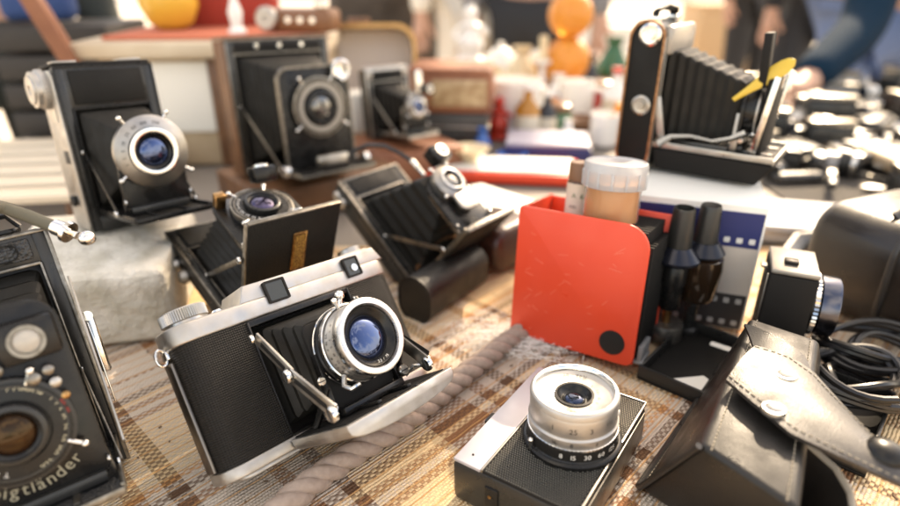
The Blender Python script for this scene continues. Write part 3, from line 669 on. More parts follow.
def lying_camera():
    r = thing('folding_camera', 'black folding camera lying on its back with the shutter facing the sky', 'camera', (-.1319, .4269, .0335), (-72.3, 1.8, 43.8))
    folder(r, .0944, .1299, .024, .0381, .0912, .004, .072, .0505, .0245, .1, 'black', 'round', LEA, 9, .4, std_top=.078, std_w=.033, trim=TRIM, bellow_h=.06, depth=.012, L_=LENSP)
    brilliant_finder(r, T((.02, -.07, .088)) @ Rx(60), .0135)
    b = MB(); b.prism(rrect(.012, .036, .0012, 3), 0, .0012, .0004, T((.0035, -.0565, .0004)) @ Rx(180) @ Rz(0), BRASS); e = b.build('gilt_emblem', BRASS, r)
    MB().prism(rrect(.009, .032, .0008, 3), 0, .0004, 0, T((.0035, -.0565, -.0009)) @ Rx(180), mat('emblem_enamel', (.1, .04, .012), .25, .3, var=(700, (.45, .26, .06), .08))).build('emblem_plate', BRASS, e)
    for x in (-.006, .012):
        b = MB(); b.tube([(x - .003, -.02, 0), (x - .002, -.02, -.0035), (x + .003, -.02, -.0035), (x + .004, -.02, 0)], .0009, 8); b.build('bed_catch', CHRB, r)
    for z in (.085, .103):
        MB().lathe([(0, 0), (.0065, 0), (.0065, .003), (.0045, .006), (0, .0062)], XM(-.0475, .016, z), None, 32, knurl=((1,), .03)).build('winding_key', ALU, r)
    MB().box2((-.03, -.0716, .0665), (-.022, -.0596, .0735), .0004).build('copper_tab', BRASS, r)
lying_camera()

def leaning_camera():
    r = thing('folding_camera', 'slim black folding camera tilted back behind the chrome topped one, bellows open', 'camera', (-.0048, .5436, .0026), (-50.3, -.2, 50.7))
    folder(r, .0832, .1371, .026, .0361, .0933, .0055, .0866, .0585, .0185, .113, 'silver', 'round', LEA, 6, .46, std_top=.07, std_w=.025, trim=TRIM, bellow_h=.045, depth=.012, L_=LENSW)
    brilliant_finder(r, LM(.0135, -.078, .0905), .0145)
    b = MB(); b.prism(rrect(.026, .02, .006, 5, 0.002, .036), 0, .004, .001, LM(0, -.08, 0)); b.build('focus_plate', CHR, r)
    b = MB(); p = [(-.03, -.003, .018), (-.022, -.02, .026), (-.008, -.034, .026), (.004, -.044, .018)]; b.tube(p, .0034, 8, None, None, .35); b.build('bronze_spring', COPPER, r)
    for z in (.118, .127):
        MB().lathe([(0, 0), (.006, 0), (.006, .003), (.004, .005), (0, .005)], XM(-.0416, .012, z), None, 24).build('winding_key', ALU, r)
    c = thing('cable_release', 'thin black cable release curving over the top of the tilted slim camera', 'cable release')
    p = [at(x, y, d=d) for x, y, d in ((348, 160, .63), (355, 150, .63), (368, 145, .625), (385, 146, .62), (400, 153, .61), (412, 161, .605), (418, 168, .6), (424, 175, .6))]
    b = MB(); b.tube(p[:6], .0022, 8); b.build('cable', RUB, c)
    b = MB(); b.rod(p[5], p[6], .003); b.rod(p[6], p[7], .0022); b.build('plunger', CHRB, c)
leaning_camera()

def plate_camera():
    r = thing('plate_camera', 'large wooden backed plate camera with square bellows and big black shutter', 'camera', (-.2056, .769, .046), (-5.6, 1.3, 40.8))
    folder(r, .134, .1628, .03, .05, .118, .012, .0954, .0838, .0345, .146, 'black', 'u', BLKM, 9, .42, std_top=.128, std_w=.044, trim=TRIM, bellow_h=.095, depth=.016, L_=LENSW)
    b = MB()
    for s in (-1, 1): 
        MB().box2((s * .0671, .001, .001), (s * .0705, .031, .162), .001).build('wooden_side', WOOD, r)
    MB().box2((-.0705, .001, .1629), (.0705, .031, .1665), .001).build('wooden_top', WOOD, r)
    for x in (-.03, .0, .03): MB().cyl(.003, 0, .002, LM(x, -.0012, .154), None, 16, .0005).build('screw', CHRB, r)
    f = thing('x', 'x', 'x') if 0 else None
    M = LM(.034, -.083, .1235)
    MB().lathe([(.0125, 0), (.0125, .004), (.0105, .005), (.009, .0045), (0, .0046)], M, None, 32).build('wire_finder', CHRB, r)
    MB().box2((.0255, -.088, .1), (.031, -.082, .116), .001).build('finder_bracket', BLKG, r)
    b = MB(); b.lathe([(.0285, 0), (.0285, .0012), (.0225, .0012)], LM(0, -.0954 + .0062, .0838), None, 48); b.build('speed_plate', mat('grey_scale_plate', (.33, .31, .28), .35, .6), r)
    MB().box2((-.02, -.108, .018), (.02, -.099, .03), .002).build('rack_clamp', ALU, r)
    for s in (-1, 1): MB().cyl(.007, 0, .008, XM(s * .05 + (.0 if s < 0 else .008), -.09, .016), None, 40, .001).build('rack_knob', CHRB, r)
    o = MB().box2((-.1, -.07, 0), (.1, .07, .044), .003).build('wooden_crate', WOOD); o.location = (-.19, .78, 0); o.rotation_euler = (0, 0, R(40))
    tag(o, 'flat brown wooden box lying under the large plate camera', 'box')
plate_camera()

def small_camera():
    r = thing('folding_camera', 'small folding camera with tall chrome finder on brown box beside the plate camera', 'camera', (-.089, .93, .048), (-6, 0, 38))
    folder(r, .075, .105, .026, .026, .085, .01, .078, .05, .0175, .085, 'silver', 'round', LEA, 7, .5, std_top=.05, std_w=.02, trim=ALU, bellow_h=.035, depth=.012)
    b = MB(); b.prism(rrect(.011, .034, .0055, 6, .0, .017), 0, .003, .0008, LM(.004, -.074, .066)); b.lathe([(.0035, .003), (.0035, .004), (.002, .004)], LM(.004, -.074, .093)); b.build('tall_finder', CHRB, r)
    brilliant_finder(r, LM(.018, -.076, .073), .012)
    MB().box2((-.036, -.001, .088), (.036, .026, .1058), .003).build('top_plate', CHR, r)
    o = MB().box2((-.07, -.08, 0), (.07, .06, .046), .003).build('wooden_crate', WOODR); o.location = (-.08, .92, 0); o.rotation_euler = (0, 0, R(30))
    tag(o, 'reddish wooden box under the small folding camera with the tall finder', 'box')
small_camera()

def kodak():
    r = thing('folding_camera', 'tall rounded folding camera with copper edges standing on the blue film carton', 'camera', (.2016, .5613, .116), (.2, .8, 54.0))
    h, wd, d = .1277, .0739, .0303
    folder(r, wd, h, d, .034, .1011, .024, .086, .058, .024, .112, 'black', 'round', LEA, 9, .45, std_top=.075, std_w=.027, trim=ALU, bellow_h=.062, depth=.016, struts=False, round_ends=True)
    b = MB(); loop = [(y + d / 2, z + h / 2) for y, z in rrect(d + .001, h + .001, .0148, 8)]; inn = [(y + d / 2, z + h / 2) for y, z in rrect(d - .003, h - .003, .0135, 8)]
    P_ = Matrix(((0, 0, 1, 0), (1, 0, 0, .0), (0, 1, 0, 0), (0, 0, 0, 1)))
    MB().prism([(y + d / 2, z + h / 2) for y, z in rrect(d - .0005, h - .0005, .0145, 8)], -wd / 2 - .001, -wd / 2 + .002, .0005, P_).build('end_panel', LEA, r)
    b.frame(loop, inn, -wd / 2 - .002, -wd / 2 + .0005, P_); b.build('copper_edge', COPPER, r)
    for z, q in ((.1165, .0095), (.0575, .0085)):
        MB().lathe([(q, 0), (q, .002), (q * .8, .003), (q * .78, .0016), (q * .45, .0014), (q * .42, .004), (0, .004)], XM(-wd / 2 - .001, .0125, z), None, 36).build('end_knob', CHRB if z > .1 else ALU, r)
    b = MB(); b.tube([(-.026, d / 2, h - .001), (-.024, d / 2, h + .007), (0, d / 2, h + .0095), (.024, d / 2, h + .007), (.026, d / 2, h - .001)], .0042, 8, None, None, .4); b.build('carrying_strap', LEA, r)
    for x in (-.026, .026): MB().box2((x - .004, d / 2 - .005, h - .002), (x + .004, d / 2 + .005, h + .003), .001).build('strap_bracket', CHRB, r)
    MB().box2((-.033, -.0055, .1), (.033, .004, .1245), .004).build('front_hood', mat('highlit_leather', (.35, .32, .28), .3, .2, (500, .4, .0004)), r)  # pale base colour paints the highlight on the upper front leather
    for s in (-1, 1):
        b = MB(); x = s * .0352
        b.tube([(x, -.003, .030), (x, -.008, .0245), (x, -.018, .033), (x, -.034, .0355), (x, -.052, .034), (x, -.066, .0385), (x, -.077, .045)], [.0065, .0085, .0052, .0046, .0042, .005, .0068], 8, None, CHRB, .3)
        b.build('bed_strut', CHRB, r)
        b = MB(); b.bar((x, .0, .066), (x, -.009, .028), .006, .0016, (1, 0, 0)); b.build('hinge_arm', CHR, r)
        b = MB(); b.bar((s * .029, -.083, .024), (s * .0295, -.09, .09), .0045, .002, (1, 0, 0)); b.build('standard_rail', CHRB, r)
    b = MB(); b.bar((-.02, -.079, .08), (-.021, -.076, .122), .013, .006, (0, 1, 0), BLKM); b.build('tall_finder', BLKG, r)
    b = MB(); b.bar((.012, -.088, .076), (.012, -.09, .096), .014, .002, (0, 1, 0), CHRB); b.build('small_finder', CHRB, r)
    hb_ = MB(); hexa(hb_, [Vector(q) for q in ((-.029, -.09, .0004), (.029, -.09, .0004), (.029, -.004, .0004), (-.029, -.004, .0004))], [Vector(q) for q in ((-.0355, -.103, .0203), (.0355, -.103, .0203), (.0355, -.002, .0203), (-.0355, -.002, .0203))], .0015); hb_.build('bed_base', BLKM, r)
    hb_ = MB(); hb_.box2((-.026, -.082, .024), (.026, -.0885, .088), .003); hb_.build('lens_board', BLKM, r)
    # the yellow paddle on the bellows
    p, q = at(733, 100, d=.492), at(795, 60, d=.475)
    b = MB(); ax = (q - p); Lq = ax.length; M = T(p) @ ax.to_track_quat('X', 'Z').to_matrix().to_4x4() @ Rx(62)
    f = [0, .12, .3, .5, .7, .85, .95, 1]; wd_ = [.0018, .0022, .0032, .005, .006, .0056, .004, .001]
    b.loft([[Vector((Lq * a, w_, .001)), Vector((Lq * a, w_ * .5, .0024)), Vector((Lq * a, -w_ * .5, .0024)), Vector((Lq * a, -w_, .001)), Vector((Lq * a, -w_ * .5, -.0004)), Vector((Lq * a, w_ * .5, -.0004))] for a, w_ in zip(f, wd_)], M)
    tag(b.build('paint_paddle', mat('yellow_plastic', (.62, .42, .05), .4)), 'yellow leaf shaped paddle leaning on the bellows of the tall rounded camera', 'paddle')
kodak()

# ------------------------------------------------------------------ red box, jar, bottle, carton, tray, eyepieces
def red_box():
    W, H, D = .1032, .1101, .0613
    r = thing('storage_box', 'open red plastic box with a black dot, leaning back and holding a jar', 'box', (.0501, .4296, .006), (-6.8, -1.5, -32.0))
    pl = [(0, 0), (W - .007, 0)] + [(W - .007 + .007 * math.sin(R(a)), .007 - .007 * math.cos(R(a))) for a in range(15, 91, 15)] + [(W - .019 + .019 * math.cos(R(a)), H - .019 + .019 * math.sin(R(a))) for a in range(0, 91, 9)] + [(.002, H), (0, H - .002)]
    MB().prism(pl, -.0032, 0, .0011, LM(0, 0, 0), None, 3).build('front_panel', REDP, r)
    MB().box2((.0003, .0033, .001), (.0033, D, H - .0008), .0008).build('side_panel', REDP, r)
    MB().box2((.0034, D - .003, .001), (W + .002, D, H - .002), .0008).build('back_panel', REDP, r)
    MB().box2((.0034, .0033, .001), (W - .001, D - .0031, .004), .0004).build('base', REDP, r)
    rs = random.Random(11); b = MB()
    for i in range(26):
        x, z, a, l_ = rs.uniform(.006, W - .02), rs.uniform(.008, H - .02), rs.uniform(-.6, .9), rs.uniform(.002, .011)
        b.box((0, 0, 0), (l_, .00018, .0001), 0, LM(x, -.00004, z) @ Rz(math.degrees(a)))
    b.build('scratches', flatc('pale_scratch', (.8, .3, .2), .6), r)
    MB().cyl(.0098, -.0002, .0006, LM(W - .0175, 0, .0165), None, 40).build('black_dot', flatc('dot_black', (.012, .012, .012), .4), r)
    b = MB()
    for i in range(9):
        y = .007 + i * .0061; b.box2((.044, y, .006), (W - .004, y + .0022, H - .006), .0004)
        b.box2((W - .004, y, .006), (W + .0015, y + .0022, H - .016), .0004)
    b.box2((W - .0055, .0045, .005), (W - .0045, D - .004, H - .02), .0003)
    b.build('black_rack', BLKM, r)
    b = MB()
    for i in range(6): b.box2((W + .0015, .005 + i * .004, .004), (W + .005, .007 + i * .004, .017), .0004)
    b.box2((W - .001, .004, .0025), (W + .006, .028, .0048), .0004); b.build('slotted_foot', flatc('grey_plastic', (.2, .2, .2), .45), r)
    Mr = Matrix.LocRotScale(Vector((.0501, .4296, .006)), Euler((R(-6.8), R(-1.5), R(-32.0))), None)
    # jar
    j = thing('plastic_jar', 'clear plastic jar of orange powder with a frosted lid standing in the red box', 'jar'); j.matrix_world = Mr @ T((.0625, .0325, .089))
    MB().lathe([(0, 0), (.0205, 0), (.0212, .001), (.0212, .05), (.0206, .052), (.0202, .052), (.0202, .0015), (0, .0015)], None, None, 56).build('jar_body', CLEAR, j)
    MB().lathe([(0, .0018), (.0198, .0018), (.0198, .044), (.0, .0445)], None, None, 48).build('orange_powder', ORG, j)
    MB().lathe([(.0206, .0405), (.0236, .0405), (.0238, .0412), (.0238, .0575), (.0232, .0592), (.0215, .06), (.0205, .0588), (.0, .0585)], None, None, 72).build('lid', FROST, j)
    b = MB()
    for i in range(14): b.box((0, 0, 0), (.001, .0024, .012), .0003, Rz(i * 360 / 14) @ T((.0241, 0, .047)))
    b.build('lid_ridges', FROST, j)
    k = thing('bottle', 'small bottle with brown cap and paper label behind the orange jar', 'bottle'); k.matrix_world = Mr @ T((.031, .047, .070))
    MB().lathe([(0, 0), (.0105, 0), (.0105, .056), (.0085, .06), (0, .06)], None, None, 40).build('bottle_body', flatc('amber_glass', (.09, .035, .01), .08), k)
    MB().lathe([(0, .0575), (.0098, .0575), (.0102, .058), (.0102, .071), (.0096, .072), (0, .072)], None, None, 60).build('cap', BROWNC, k)
    MB().lathe([(.01065, .022), (.01065, .0555)], None, None, 40).build('label', PAPER, k)
    b = MB(); M = Matrix.Identity(4)
    b.barrel_text([(-105, 'A & A')], .0108, .046, .0055, M, flatc('green_ink', (.04, .13, .05), .6)); b.barrel_text([(-112, 'iiiiiii')], .0108, .037, .004, M, INK); b.build('label_print', INK, k)
red_box()

def carton():
    r = thing('film_carton', 'film carton printed with a blue band and dark film strip, under the tall camera', 'carton', (.2507, .44, 0), (0, 0, -19.6))
    W, H, D = .118, .113, .17
    MB().box2((-W, .0004, 0), (0, D, H), .0012).build('box_body', WPAP, r)
    MB().box2((-W + .001, -.0006, .0345), (-.002, 0.001, .0775)).build('beige_panel', GREYC, r)
    bb = MB().box2((-W + .001, -.0008, .0775), (-.002, .001, .1075)).build('blue_band', NAVY, r)
    fs = MB().box2((-W + .001, -.0008, .002), (-.002, .001, .0345)).build('film_strip', DFILM, r)
    for par, z, m in ((bb, .0835, WHT), (fs, .0285, flatc('pale_print', (.5, .48, .44), .6)), (fs, .0075, flatc('pale_print_low', (.5, .48, .44), .6))):
        b = MB()
        for i in range(12): b.prism(rrect(.0046, .0046, .0008, 2, -.0075 - i * .0094, z), 0, .0005, 0, LM(0, -.0008, 0))
        b.build('sprocket_holes', m, par)
    MB().prism(circ(.008, 24, -.062, .0165), 0, .0006, 0, LM(0, -.0008, 0) @ Matrix.Diagonal((1.0, .7, 1, 1)) @ T((0, .006, 0))).build('oval_mark', flatc('grey_print', (.11, .1, .09), .5), fs)
carton()

def tray():
    r = thing('tray', 'shallow black plastic tray between the red box and the leather case', 'tray', (.142, .3745, 0), (0, 0, -42))
    L, D, h = .15, .092, .012
    MB().box2((0, 0, 0), (L, D, .0022), .0006).build('base', BLKM, r)
    for n_, a, c in (('rim', (0, 0, .0022), (L, .0024, h)), ('rim', (0, D - .0024, .0022), (L, D, h)), ('rim', (0, .0024, .0022), (.0024, D - .0024, h)), ('rim', (L - .0024, .0024, .0022), (L, D - .0024, h))):
        MB().box2(a, c, .0007).build(n_, BLK, r)
    o = MB().prism([(0, 0), (.042, 0), (.036, .02), (.022, .026), (.012, .014)], 0, .0005).build('white_patch', WPAP); o.location = (.1585, .3685, .0028); o.rotation_euler = (0, 0, R(-42))  # white cut-out that stands in for a patch of sunlight
    tag(o, 'white cut-out imitating a patch of sunlight in the shallow black tray', 'white patch')
    o = MB().prism(rrect(.02, .006, .0015, 3), 0, .0006).build('white_patch', WPAP); o.location = (.216, .398, .0118); o.rotation_euler = (0, 0, R(-38))  # thin white slip on the tray rim
    tag(o, 'narrow white slip on the rim of the black tray', 'white patch')
tray()

def eyepieces():
    amb = mat('smoky_brown_glass', (.02, .011, .006), .12, 0, coat=.3)
    r = thing('eyepiece', 'black eyepiece with brass stem on a round base, beside the red box', 'eyepiece', (.1795, .4295, .0025))
    MB().lathe([(0, 0), (.0142, 0), (.0146, .001), (.0146, .0135), (.0138, .0146), (0, .0148)], None, None, 48).build('base', mat('grey_worn_metal', (.07, .065, .06), .4, .6, (900, .3, .0003), (200, (.15, .14, .12))), r)
    MB().cyl(.0036, .0148, .030, None, None, 20).build('stem', BRASS, r)
    MB().lathe([(0, .0285), (.0078, .0285), (.0092, .031), (.0092, .05), (.0102, .0505), (.0102, .066), (.0088, .068), (.0088, .0705), (0, .0705)], None, None, 40).build('barrel', BLKG, r)
    MB().lathe([(0, .0705), (.016, .0705), (.0182, .0725), (.0182, .0745), (.0112, .0825), (.0102, .084), (0, .084)], None, None, 48).build('collar', mat('blue_sheen_black', (.022, .024, .034), .25, .6), r)  # black collar, its bluish reflection mixed into the base colour
    MB().lathe([(0, .084), (.0098, .084), (.0084, .1135), (.0078, .1155), (.0066, .1155), (.0062, .111), (0, .111)], None, None, 40, knurl=((1, 2), .02)).build('eye_cup', BLK, r)
    r = thing('eyepiece', 'short eyepiece with a wide brown barrel in front of the film carton', 'eyepiece', (.203, .437, .0025))
    MB().lathe([(0, 0), (.008, 0), (.008, .004), (.005, .006), (.005, .034), (0, .034)], None, None, 32).build('base', BLK, r)
    MB().lathe([(0, .034), (.014, .034), (.0155, .037), (.0175, .062), (.0165, .071), (.012, .074), (0, .074)], None, None, 40).build('barrel', amb, r)
    MB().lathe([(0, .074), (.0155, .074), (.0168, .076), (.0105, .085), (0, .085)], None, None, 40).build('collar', mat('blue_sheen_black_dull', (.02, .022, .03), .3, .6), r)  # same bluish reflection in this collar's colour, a little darker
    MB().lathe([(0, .085), (.0095, .085), (.008, .113), (.0072, .115), (0, .113)], None, None, 40).build('eye_cup', BLK, r)
eyepieces()

# ------------------------------------------------------------------ leather case, little black camera, cables at the right
def leather_case():
    r = thing('camera_case', 'stiff black leather camera case with a wide riveted strap flap, lit by the sun', 'camera case')
    Bl, Tl, Tr, Br = Vector((.113, .264, .001)), Vector((.1265, .234, .064)), Vector((.1555, .193, .0635)), Vector((.165, .205, .001))
    bl, tl, tr, br = Vector((.243, .42, .001)), Vector((.2, .345, .0715)), Vector((.232, .318, .071)), Vector((.29, .385, .001))
    b = MB(); hexa(b, [Bl, Tl, Tr, Br], [bl, tl, tr, br], .0035); b.build('case_body', CASEB, r)
    def along(p, q, n, off, nm):
        b = MB()
        for i in range(n):
            f0, f1 = (i + .15) / n, (i + .75) / n
            b.rod(p.lerp(q, f0) + off, p.lerp(q, f1) + off, .00035, None, 6)
        b.build('stitching', THREAD, r)
    along(Tl.lerp(Tr, .12), tl.lerp(tr, .12), 46, Vector((0, 0, .0006)), '')
    along(Tl.lerp(Tr, .88), tl.lerp(tr, .88), 46, Vector((0, 0, .0006)), '')
    along(Bl.lerp(bl, .03).lerp(Tl, .08), bl.lerp(Bl, .03).lerp(tl, .08), 60, Vector((-.0006, .0004, .001)), '')
    # raised rim along the side
    b = MB(); b.tube([Bl + Vector((-.001, 0, .003)), bl + Vector((-.001, .002, .004))], .0022, 8); b.tube([Bl + Vector((-.001, -.001, .003)), Tl + Vector((-.001, -.001, 0))], .0018, 8); b.build('rim_piping', CASEL, r)
    # strap flap
    Lp = [at(x, y, z=z) for x, y, z in ((726, 381, .0735), (742, 395, .0735), (760, 410, .073), (790, 435, .0722), (845, 461, .069), (900, 486, .065), (935, 500, .061))]
    Rp = [at(x, y, z=z) for x, y, z in ((755, 347, .0757), (772, 351, .0757), (790, 357, .0755), (814, 374, .0745), (847, 411, .071), (880, 446, .067), (925, 474, .063))]
    fb = MB(); sheet(fb, Lp, Rp, .0032); fl = fb.build('strap_flap', CASEL, r)
    for E_, s in ((Lp, 1), (Rp, -1)):
        b = MB()
        for p0, p1, q0, q1 in zip(E_, E_[1:], (Rp if s > 0 else Lp), (Rp if s > 0 else Lp)[1:]):
            a, c = p0.lerp(q0, .07), p1.lerp(q1, .07); n = max(2, int((c - a).length / .0032))
            for i in range(n): b.rod(a.lerp(c, (i + .1) / n) + Vector((0, 0, .0021)), a.lerp(c, (i + .7) / n) + Vector((0, 0, .0021)), .00035, None, 6)
        b.build('stitching', THREAD, fl)
    for x, y, z in ((786, 374, .0785), (774, 408, .0762)):
        p = at(x, y, z=z); M = T(p) @ Rz(0) @ Rx(-3)
        MB().lathe([(0, -.003), (.0058, -.003), (.0062, -.0012), (.0056, .0002), (.0045, .0002), (.003, .0016), (0, .002)], M, None, 32).build('press_stud', ALU, fl)
    MB().lathe([(0, 0), (.0095, 0), (.0098, .002), (.008, .0055), (.004, .0075), (0, .008)], T(at(884, 456, z=.0675)) @ Ry(6), None, 32).build('black_button', BLKG, fl)
    # hanging front flap with a curved edge
    P0 = [at(x, y, z=z) for x, y, z in ((790, 434, .060), (812, 450, .056), (835, 470, .052), (850, 495, .05), (856, 530, .05))]
    P1 = [at(x, y, z=z) for x, y, z in ((770, 470, .03), (785, 495, .018), (795, 520, .014), (800, 545, .014), (805, 570, .014))]
    b = MB(); sheet(b, P0, P1, .003); ff = b.build('front_flap', CASEL, r)
    b = MB(); b.tube([p + Vector((0, 0, .001)) for p in P0], .0017, 8); b.build('flap_edge', mat('raw_leather_edge', (.38, .33, .26), .6), ff)
    b = MB(); Ln = [at(x, y, z=z) for x, y, z in ((744, 325, .0765), (749, 336, .0752), (754, 350, .074))]; Rn = [at(x, y, z=z) for x, y, z in ((804, 357, .0755), (808, 364, .074), (811, 375, .0725))]
    sheet(b, Ln, Rn, .003); b.build('back_panel', CASEL, r)
leather_case()

def box_camera():
    r = thing('box_camera', 'small upright black camera with a sunlit metal top and a chrome lens ring', 'camera', (.234, .391, 0), (0, 0, -24))
    W, D, H = .0325, .047, .085
    MB().box2((0, 0, .0005), (W, D, H - .004), .0022).build('body', BLKM, r)
    MB().box2((.0003, .0003, H - .0039), (W - .0003, D - .0003, H), .0015).build('top_plate', mat('grained_top_metal', (.3, .28, .25), .38, .6, (1600, .5, .0004)), r)
    MB().box2((.009, .012, H), (.0185, .020, H + .0032), .0008).build('release_button', BLKG, r)
    b = MB(); b.box2((-.0012, .004, .02), (-.0002, .006, .079), .0003); b.box2((-.005, .02, .076), (-.0002, .027, .0785), .0006); b.build('side_lever', ALU, r)
    M = T((W, D * .5, .052)) @ Ry(90)
    MB().lathe([(0, .0), (.0225, 0), (.0225, .003), (.021, .0035), (.021, .013), (.0215, .014)], M, None, 64).build('lens_barrel', BLKG, r)
    MB().lathe([(.0224, .0008), (.0238, .001), (.0238, .004), (.0224, .0042)], M, None, 90, knurl=((1, 2), .03)).build('knurled_ring', CHRB, r)
    MB().lathe([(.0214, .005), (.0229, .0055), (.0229, .0165), (.0222, .0175), (.0205, .0172), (.0195, .0145)], M, None, 72).build('lens_ring', mat('dark_blue_sheen_metal', (.1, .105, .13), .22, 1), r)  # blue of the reflection is put into the ring's base colour
    MB().lathe([(.02, .0142), (.017, .0162), (.01, .0178), (0, .0184)], M, None, 40).build('lens_glass', LENSD, r)
box_camera()

def big_case():
    r = thing('camera_case', 'large rounded dark brown leather case behind the cables', 'camera case', (.412, .478, 0), (0, 0, 24))
    b = MB(); b.prism([(x, z) for x, z in rrect(.15, .098, .03, 10, 0, .049)], -.055, .055, .011, Rx(90), None, 4); b.build('case_body', BRL, r)
    b = MB(); b.prism([(x, z) for x, z in rrect(.157, .105, .033, 10, 0, .0525)], .018, .023, .001, Rx(90)); b.build('leather_band', CASEL, r)
    b = MB(); b.tube([(-.05, 0, .097), (-.03, -.002, .104), (.03, -.002, .104), (.05, 0, .097)], .006, 8, None, None, .3); b.build('carrying_strap', CASEL, r)
big_case()

def cables():
    for k, (cx, cy, lab, seed) in enumerate(((.292, .352, 'tangled coil of black twin cable beside the strap flap', 3), (.33, .385, 'looser loop of black cable against the brown leather case', 9))):
        rd = random.Random(seed); pts = []; r0 = .032
        for i in range(150):
            a = i / 150 * 2 * math.pi * (4.3 - k); q = r0 * (1 + .22 * math.sin(a * .37 + seed) + .1 * math.sin(a * 1.7))
            pts.append((cx + q * 1.25 * math.cos(a + seed) + .007 * math.sin(a * .23), cy + q * .9 * math.sin(a + seed), .006 + .016 * (i / 150) + .007 * math.sin(a * 1.3 + k) ** 2))
        pts += [(cx + .02 + .012 * i, cy - .02 - .008 * i, .02 - .002 * i) for i in range(1, 8)] if k else []
        b = MB(); b.tube(pts, .0026, 8); b.tube([(x + .003, y - .002, z + .0035) for x, y, z in pts], .0026, 8)
        tag(b.build('electric_cable', RUB), lab, 'cable', 'black cables')
cables()

def rope():
    pts = [at(x, y, z=.008) for x, y in ((240, 548), (270, 520), (300, 492), (350, 456), (400, 425), (440, 394), (470, 370), (500, 347), (522, 332))]
    # smooth the centre line, then wind three strands about it
    P_ = []
    for i in range(len(pts) - 1):
        p0, p1, p2, p3 = pts[max(i - 1, 0)], pts[i], pts[i + 1], pts[min(i + 2, len(pts) - 1)]
        for k in range(24):
            t_ = k / 24; P_.append(.5 * ((2 * p1) + (p2 - p0) * t_ + (2 * p0 - 5 * p1 + 4 * p2 - p3) * t_ ** 2 + (3 * p1 - p0 - 3 * p2 + p3) * t_ ** 3))
    r = thing('rope', 'thick grey brown twisted rope lying under the chrome camera bed', 'rope'); L = [0]
    for a, c in zip(P_, P_[1:]): L.append(L[-1] + (c - a).length)
    for s in range(3):
        q = []
        for i, p in enumerate(P_):
            d = (P_[min(i + 1, len(P_) - 1)] - P_[max(i - 1, 0)]).normalized(); x = d.cross(Vector((0, 0, 1))).normalized(); z = x.cross(d)
            a = -L[i] / .04 * 2 * math.pi + s * 2 * math.pi / 3
            q.append(p + (x * math.cos(a) + z * math.sin(a)) * .0038)
        MB().tube(q, .0048, 12).build('strand', ROPE, r, 80)
    rd = random.Random(4); b = MB()
    for i in range(800):
        a = rd.uniform(0, 6.28); c = Vector((.062, .425, .001)); l_ = rd.uniform(.008, .028)
        p = c + Vector((rd.gauss(0, .024), rd.gauss(0, .012), rd.uniform(.0005, .006)))
        b.tube([p, p + Vector((math.cos(a) * l_ * .5, math.sin(a) * l_ * .4, rd.uniform(0, .006))), p + Vector((math.cos(a + .5) * l_, math.sin(a + .5) * l_ * .7, rd.uniform(-.001, .002)))], .00022, 3)
    o = b.build('rope_fluff', mat('white_lint', (.85, .82, .77), .9)); o['kind'] = 'stuff'; tag(o, 'white tuft of frayed fibre at the end of the rope', 'frayed fibre')
rope()

rd = random.Random(31); b = MB()
for i in range(260):
    p = Vector((rd.uniform(-.35, .32), rd.uniform(.2, .55), .0006)); q = rd.uniform(.0003, .0011)
    b.box((0, 0, 0), (q * rd.uniform(1, 3), q, q * .6), 0, T(p) @ Rz(rd.uniform(0, 180)))
o = b.build('crumbs', flatc('brown_crumb', (.16, .1, .06), .9)); o['kind'] = 'stuff'; tag(o, 'scattered brown crumbs and bits of dry grass on the woven mat', 'crumbs')

# ------------------------------------------------------------------ goods further back on the table
def place(o, x, y, z=0, rz=0, tilt=(0, 0)):
    o.location = (x, y, z); o.rotation_euler = Euler((R(tilt[0]), R(tilt[1]), R(rz))); return o

